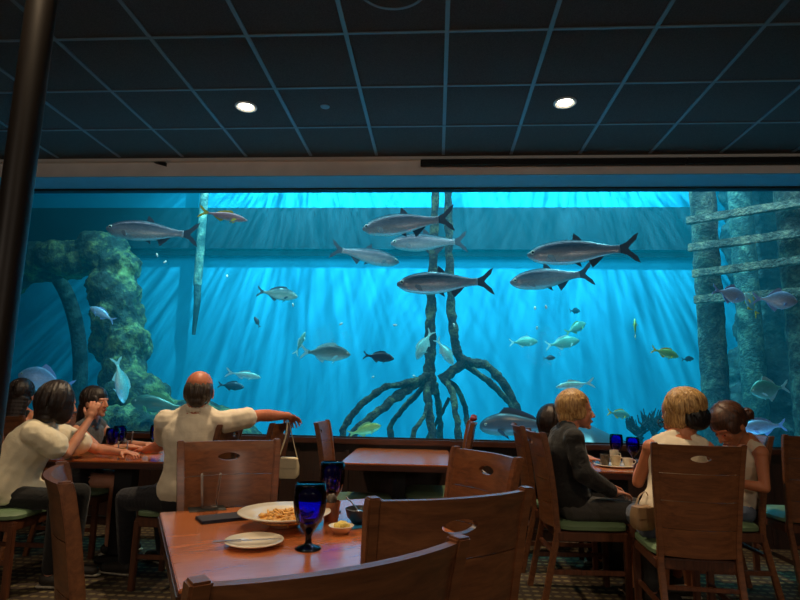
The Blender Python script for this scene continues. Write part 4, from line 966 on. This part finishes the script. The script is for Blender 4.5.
    if top:
        kind, mat, g = top[:3]; t_ = MB(); fl = top[3] if len(top) > 3 else 0
        if kind in ('tee', 'long', 'vest'):
            torso(t_, P, C, hP, hC, s, g, 0, .93, fem, fl)
            for sd, (sh, el, wr) in A.items():
                q = 1 if sd == 'R' else -1; t_.capsule(C-tan*.045*s+rr*q*.055*s, sh-rr*q*(.03 if kind == 'vest' else 0), .05*s+g, (.045 if kind == 'vest' else .057)*s*fem+g)
                if kind == 'tee': t_.capsule(sh, sh.lerp(el, .62), .054*s*fem+g, .046*s*fem+g*1.5)
                if kind == 'long': t_.capsule(sh, el, .053*s*fem+g, .042*s*fem+g); t_.capsule(el, el.lerp(wr, .93), .044*s*fem+g, .03*s+g)
            t_.ell(C-tan*.015, (.078*s+g*.5, .07*s+g*.5, .028*s), F)
            for q in (-1, 1): t_.capsule(C+tan*.01*s+rr*q*.03*s, C-tan*.035*s+rr*q*.12*s, .05*s+g*.6, .05*s+g*.6)
            if mat == 'blouse': t_.ell(P+F.col[1]*.06-V((0, 0, .02)), (.2, .22, .1), F, 20, 12)
        else:   # straps
            torso(t_, P, C, hP, hC, s, g, 0, .78, fem, fl)
            for q in (-1, 1):
                for dr in (1, -1):
                    t_.capsule(C-tan*.15*s+rr*q*.08*s+ff*dr*.1*s, C-tan*.0*s+rr*q*.085*s+ff*dr*.03*s+V((0, 0, .012)), .02*s, .02*s, .3)
        sub('top', t_, .008, mat, smooth=3, disp=((9, .008), (20, .004)))
        if kind == 'tee' and name == 'person' and mat == 'polo':
            c_ = MB(); N = 20; c0 = C+tan*.022*s
            for i in range(N+1): a = 2*PI*i/N; c_.ell(c0+rr*.066*s*math.cos(a)+ff*.062*s*math.sin(a), (.012, .012, .02), None, 8, 6)
            sub('collar', c_, .005, mat)
    if bottom and LG:
        mat, frac = bottom; t_ = MB(); t_.ell(P, (.172*s*fem, .13*s, .09*s), PF, 16, 10); t_.ell(P-V((0, 0, .04)), (.165*s*fem, .12*s, .05*s), PF, 16, 10)
        for hp_, kn, an, fd in LG:
            if frac <= 1: t_.capsule(hp_, hp_.lerp(kn, frac), .095*s*fem, .085*s*fem-.02*frac)
            else: t_.capsule(hp_, kn, .094*s*fem, .066*s); t_.capsule(kn, kn.lerp(an, .92), .066*s, .05*s)
        sub('trousers' if frac > 1 else 'shorts', t_, .009, mat, smooth=3)
    for hp_, kn, an, fd in LG:
        t_ = MB(); t_.capsule(an+V((0, 0, -.03))-fd*.02, an+fd*.15*s+V((0, 0, -.048)), .043*s, .034*s); so = sub('shoe', t_, .007, 'shoe')
        t_ = MB(); 
        for k in range(7): t_.ell(V((an.x, an.y, 0))-fd*.045*s+fd*(.035*k)*s+V((0, 0, .012)), (.036*s, .036*s, .011), None, 12, 5)
        s2 = vox_obj('sole', t_, .006, 'sole', None, org); s2.location = (0, 0, 0); s2.parent = so
    s = b0s*hs
    if hair:
        for hk, hm in hair:
            hb = MB(); rnd = random.Random(len(label)); E = lambda x, y, z, a, b2, c2: hb.ell(hd(x, y, z), (a*s, b2*s, c2*s), HF, 18, 12)
            def locks(n, c, r, a0, a1, ph0, ph1, rad=.008):
                for i in range(n):
                    az = rnd.uniform(a0, a1); pts = []; ph1_ = ph1+rnd.uniform(-16, 16); k_ = rnd.uniform(.97, 1.05); w_ = rnd.uniform(-.12, .12)
                    for k in range(9):
                        ph = math.radians(ph0+(ph1_-ph0)*k/8); aa = math.radians(az)+.05*math.sin(k*.9+i)+w_*k/8
                        ph2 = k_; pts.append(hd(c[0]+k_*r[0]*math.cos(ph)*math.cos(aa), c[1]+k_*r[1]*math.cos(ph)*math.sin(aa), c[2]+k_*r[2]*math.sin(ph)))
                    for k in range(8): hb.capsule(pts[k], pts[k+1], rad*s*(1.15-.09*k), rad*s*(1.06-.09*k), .9)
            if hk == 'bald':
                for q in (-1, 1): E(q*.062, -.03, .005, .018, .055, .05)
                E(0, -.07, .0, .066, .038, .066); E(0, -.06, -.05, .052, .04, .04); locks(60, (0, -.015, .0), (.079, .096, .085), 185, 355, 40, -50, .005)
            elif hk == 'crop':
                E(0, -.03, .045, .086, .102, .09); E(0, -.065, -.02, .078, .062, .085)
                for q in (-1, 1): E(q*.066, -.01, .0, .022, .055, .05)
                locks(150, (0, -.03, .036), (.092, .108, .105), 165, 375, 92, -52, .007); locks(40, (0, -.02, .04), (.09, .105, .1), 100, 440, 92, 28, .007)
            elif hk == 'wedge':
                E(0, -.03, .045, .085, .102, .086); E(0, -.07, .02, .076, .05, .05)
                for q in (-1, 1): E(q*.07, .0, .0, .026, .06, .055)
                locks(120, (0, -.03, .042), (.091, .108, .09), 150, 390, 92, -16, .007)
            elif hk == 'nape': E(0, -.07, -.035, .068, .045, .05); E(.0, -.05, -.02, .076, .05, .05); locks(50, (0, -.04, -.02), (.08, .082, .06), 180, 360, 40, -60, .005)
            elif hk == 'bob':
                E(0, -.03, .045, .093, .11, .096); E(0, -.06, -.04, .088, .075, .085); 
                for q in (-1, 1): E(q*.07, .0, -.035, .028, .066, .085)
                E(0, -.075, -.09, .082, .05, .04); locks(110, (0, -.03, .02), (.102, .114, .125), 140, 400, 90, -62, .009)
            elif hk == 'tight':
                E(0, -.014, .046, .083, .099, .087); E(0, -.05, .0, .078, .075, .065)
                for q in (-1, 1): E(q*.064, .005, .02, .02, .06, .05)
                locks(110, (0, -.028, .038), (.087, .102, .093), 150, 390, 85, -35, .004)
            if hk == 'tight' and extra == 'bun': 
                E(0, -.148, -.04, .04, .038, .038); 
                for k in range(10): a = k*2*PI/10; hb.capsule(hd(.02*math.cos(a), -.17, -.04+.02*math.sin(a)), hd(.038*math.cos(a+1), -.148, -.04+.038*math.sin(a+1)), .009*s, .008*s)
            if extra in ('long', 'tail') and hk != 'nape':
                w0 = .075 if extra == 'long' else .035
                for k in range(12):
                    t = k/11; c = hd(0, -.085-.02*t, -.02)+V((0, 0, -.3*t*s))-ff*.015*t; hb.ell(c, (w0*(1-.3*t)*s, .035*s, .04*s), F, 14, 8)
                for i in range(34):
                    x0 = rnd.uniform(-1, 1)*w0; p0 = hd(x0, -.11+.03*abs(x0/w0), -.02); pp = [p0+V((0, 0, -.3*s*k/7))+rr*.008*math.sin(k+i)-ff*(.02*k/7) for k in range(8)]
                    for k in range(7): hb.capsule(pp[k], pp[k+1], .009*s, .008*s, .9)
            sub('hair', hb, .0045, hm, smooth=1)
    return body
UPV = (0, 0, 1)
man = person('person', 'bald man in a cream polo seen from behind, arm out along a chair', (-1.61, 3.76, .58), (-1.57, 3.69, 1.095), (-1.565, 3.70, 1.228), 135, 97, 104, 1.06, -6, 0,
    [('R', (-1.2, 3.87, 1.08), (-1.05, 4.03, 1.075), (.25, .8, -.25), (.3, -.3, -1), .55), ('L', (-1.87, 3.9, .87), (-2.08, 4.08, .81), (-.8, .5, -.1), (0, 0, -1), .4)],
    [((-1.93, 4.02, .53), (-1.95, 4.2, .085)), ((-2.03, 3.76, .53), (-2.08, 3.93, .085))][::1], 'skinred', 1.06, ('tee', 'polo', .016), ('navycloth', 2), [('bald', 'hairgrey')])
person('person', 'woman in a cream blouse with dark bobbed hair, hand raised to her mouth', (-2.79, 3.66, .575), (-2.62, 3.73, 1.0), (-2.54, 3.73, 1.125), 8, 20, 58, .98, -8, 0,
    [('R', (-2.44, 3.72, .81), (-2.42, 3.90, 1.03), (.15, .1, .9), (-.3, .9, .2), .9), ('L', (-2.44, 4.06, .80), (-2.22, 4.0, .795), (.9, -.2, 0), (0, 0, -1), .4)],
    [((-2.38, 3.6, .545), (-2.42, 3.64, .085)), ((-2.38, 3.82, .545), (-2.42, 3.86, .085))], 'skin', .92, ('tee', 'blouse', .03, .05), ('blackcloth', 2), [('bob', 'hairdark')])
person('person', 'girl with long dark hair and grey top, behind the woman in cream', (-2.80, 4.42, .57), (-2.70, 4.38, .97), (-2.665, 4.35, 1.125), 0, -5, -8, .92, 0, 0,
    [('R', (-2.52, 4.2, .795), (-2.34, 4.3, .80), (.8, .3, 0), (0, 0, -1), .5), ('L', (-2.5, 4.55, .795), (-2.3, 4.5, .80), (.9, -.2, 0), (0, 0, -1), .5)],
    [((-2.42, 4.33, .54), (-2.44, 4.33, .085)), ((-2.42, 4.5, .54), (-2.44, 4.5, .085))], 'skin', .9, ('vest', 'greycloth', .012), ('navycloth', .5), [('tight', 'hairdark')], 'long')
person('person', 'woman in black straps with dark hair at the far left edge, facing the tank', (-3.33, 4.45, .575), (-3.37, 4.45, 1.02), (-3.37, 4.47, 1.165), 95, 100, 105, .97, 0, 0,
    [('R', (-3.05, 4.58, .8), (-3.1, 4.78, .78), (-.3, .8, 0), (0, 0, -1), .5), ('L', (-3.48, 4.58, .8), (-3.4, 4.78, .78), (.3, .8, 0), (0, 0, -1), .5)],
    [((-3.18, 4.86, .54), (-3.18, 4.82, .085)), ((-3.36, 4.86, .54), (-3.36, 4.82, .085))], 'skintan', .93, ('strap', 'blackcloth', .01), ('blackcloth', 2), [('tight', 'hairdark')], 'long')
person('person', 'blonde short-haired woman in a black top, seated side-on facing right', (.87, 3.87, .585), (.86, 3.87, 1.035), (.935, 3.88, 1.15), 3, 3, 0, 1.0, -2, 0,
    [('R', (.90, 3.65, .79), (1.10, 3.74, .67), (.8, .3, -.1), (0, 0, -1), .5), ('L', (.92, 4.0, .80), (1.10, 3.95, .68), (.9, .1, -.1), (0, 0, -1), .5)],
    [((1.30, 3.79, .54), (1.33, 3.79, .085)), ((1.30, 3.97, .54), (1.33, 3.97, .085))], 'skin', .98, ('long', 'blackcloth', .018), ('greypants', 2), [('crop', 'hairblond')], hs=1.02)
person('person', 'dark-haired person almost hidden behind the blonde woman in black', (.83, 4.53, .57), (.87, 4.53, .89), (.92, 4.53, 1.035), 0, 0, 15, .9, -5, 0,
    [('R', (.98, 4.36, .79), (1.12, 4.42, .79), (.9, .1, 0), (0, 0, -1), .5), ('L', (.98, 4.7, .79), (1.12, 4.64, .79), (.9, 0, 0), (0, 0, -1), .5)],
    [((1.2, 4.44, .54), (1.2, 4.44, .085)), ((1.2, 4.62, .54), (1.2, 4.62, .085))], 'skin', .9, ('tee', 'blackcloth', .012), ('blackcloth', 2), [('bob', 'hairdark')])
W7 = person('person', 'woman with blonde bob over a dark undercut, sleeveless cream top and glasses', (1.31, 3.42, .58), (1.43, 3.50, 1.015), (1.475, 3.555, 1.142), 90, 92, 128, 1.0, -20, 8,
    [('L', (1.20, 3.56, .76), (1.31, 3.83, .82), (.25, .9, -.1), (0, 0, -1), .6), ('R', (1.66, 3.68, .8), (1.56, 3.9, .82), (-.3, .9, -.1), (0, 0, -1), .6)],
    [((1.42, 3.84, .54), (1.42, 3.84, .085)), ((1.24, 3.84, .54), (1.24, 3.84, .085))], 'skintan', .95, ('vest', 'whitecloth', .012), ('denim', .9), [('wedge', 'hairblond'), ('nape', 'hairblack')], None, True, 1.22)
b = MB(); c = V((1.302, 3.81, .815)); b.tube([c+V((.033*math.cos(2*PI*i/18), .006*math.sin(2*PI*i/18), .033*math.sin(2*PI*i/18))) for i in range(19)], .005, 8, cap=False); b.v = [tuple(V(v)-V((1.31, 3.42, 0))) for v in b.v]
o = b.build('bracelet', 'navy'); o.parent = W7
person('person', 'girl with brown hair bun and white tank top, head bowed', (1.97, 4.0, .58), (2.01, 3.90, .975), (1.86, 3.80, 1.085), 180, 190, 200, .92, -42, 0,
    [('L', (2.02, 3.74, .72), (1.84, 3.84, .74), (-.9, .2, 0), (0, 0, -1), .6), ('R', (1.98, 4.2, .74), (1.82, 4.05, .76), (-.9, -.2, 0), (0, 0, -1), .6)],
    [((1.60, 4.12, .54), (1.62, 4.12, .085)), ((1.60, 3.94, .54), (1.62, 3.94, .085))], 'skintan', .92, ('vest', 'whitecloth', .006), ('denim', .6), [('tight', 'hairbrown')], 'bun', False, 1.2)
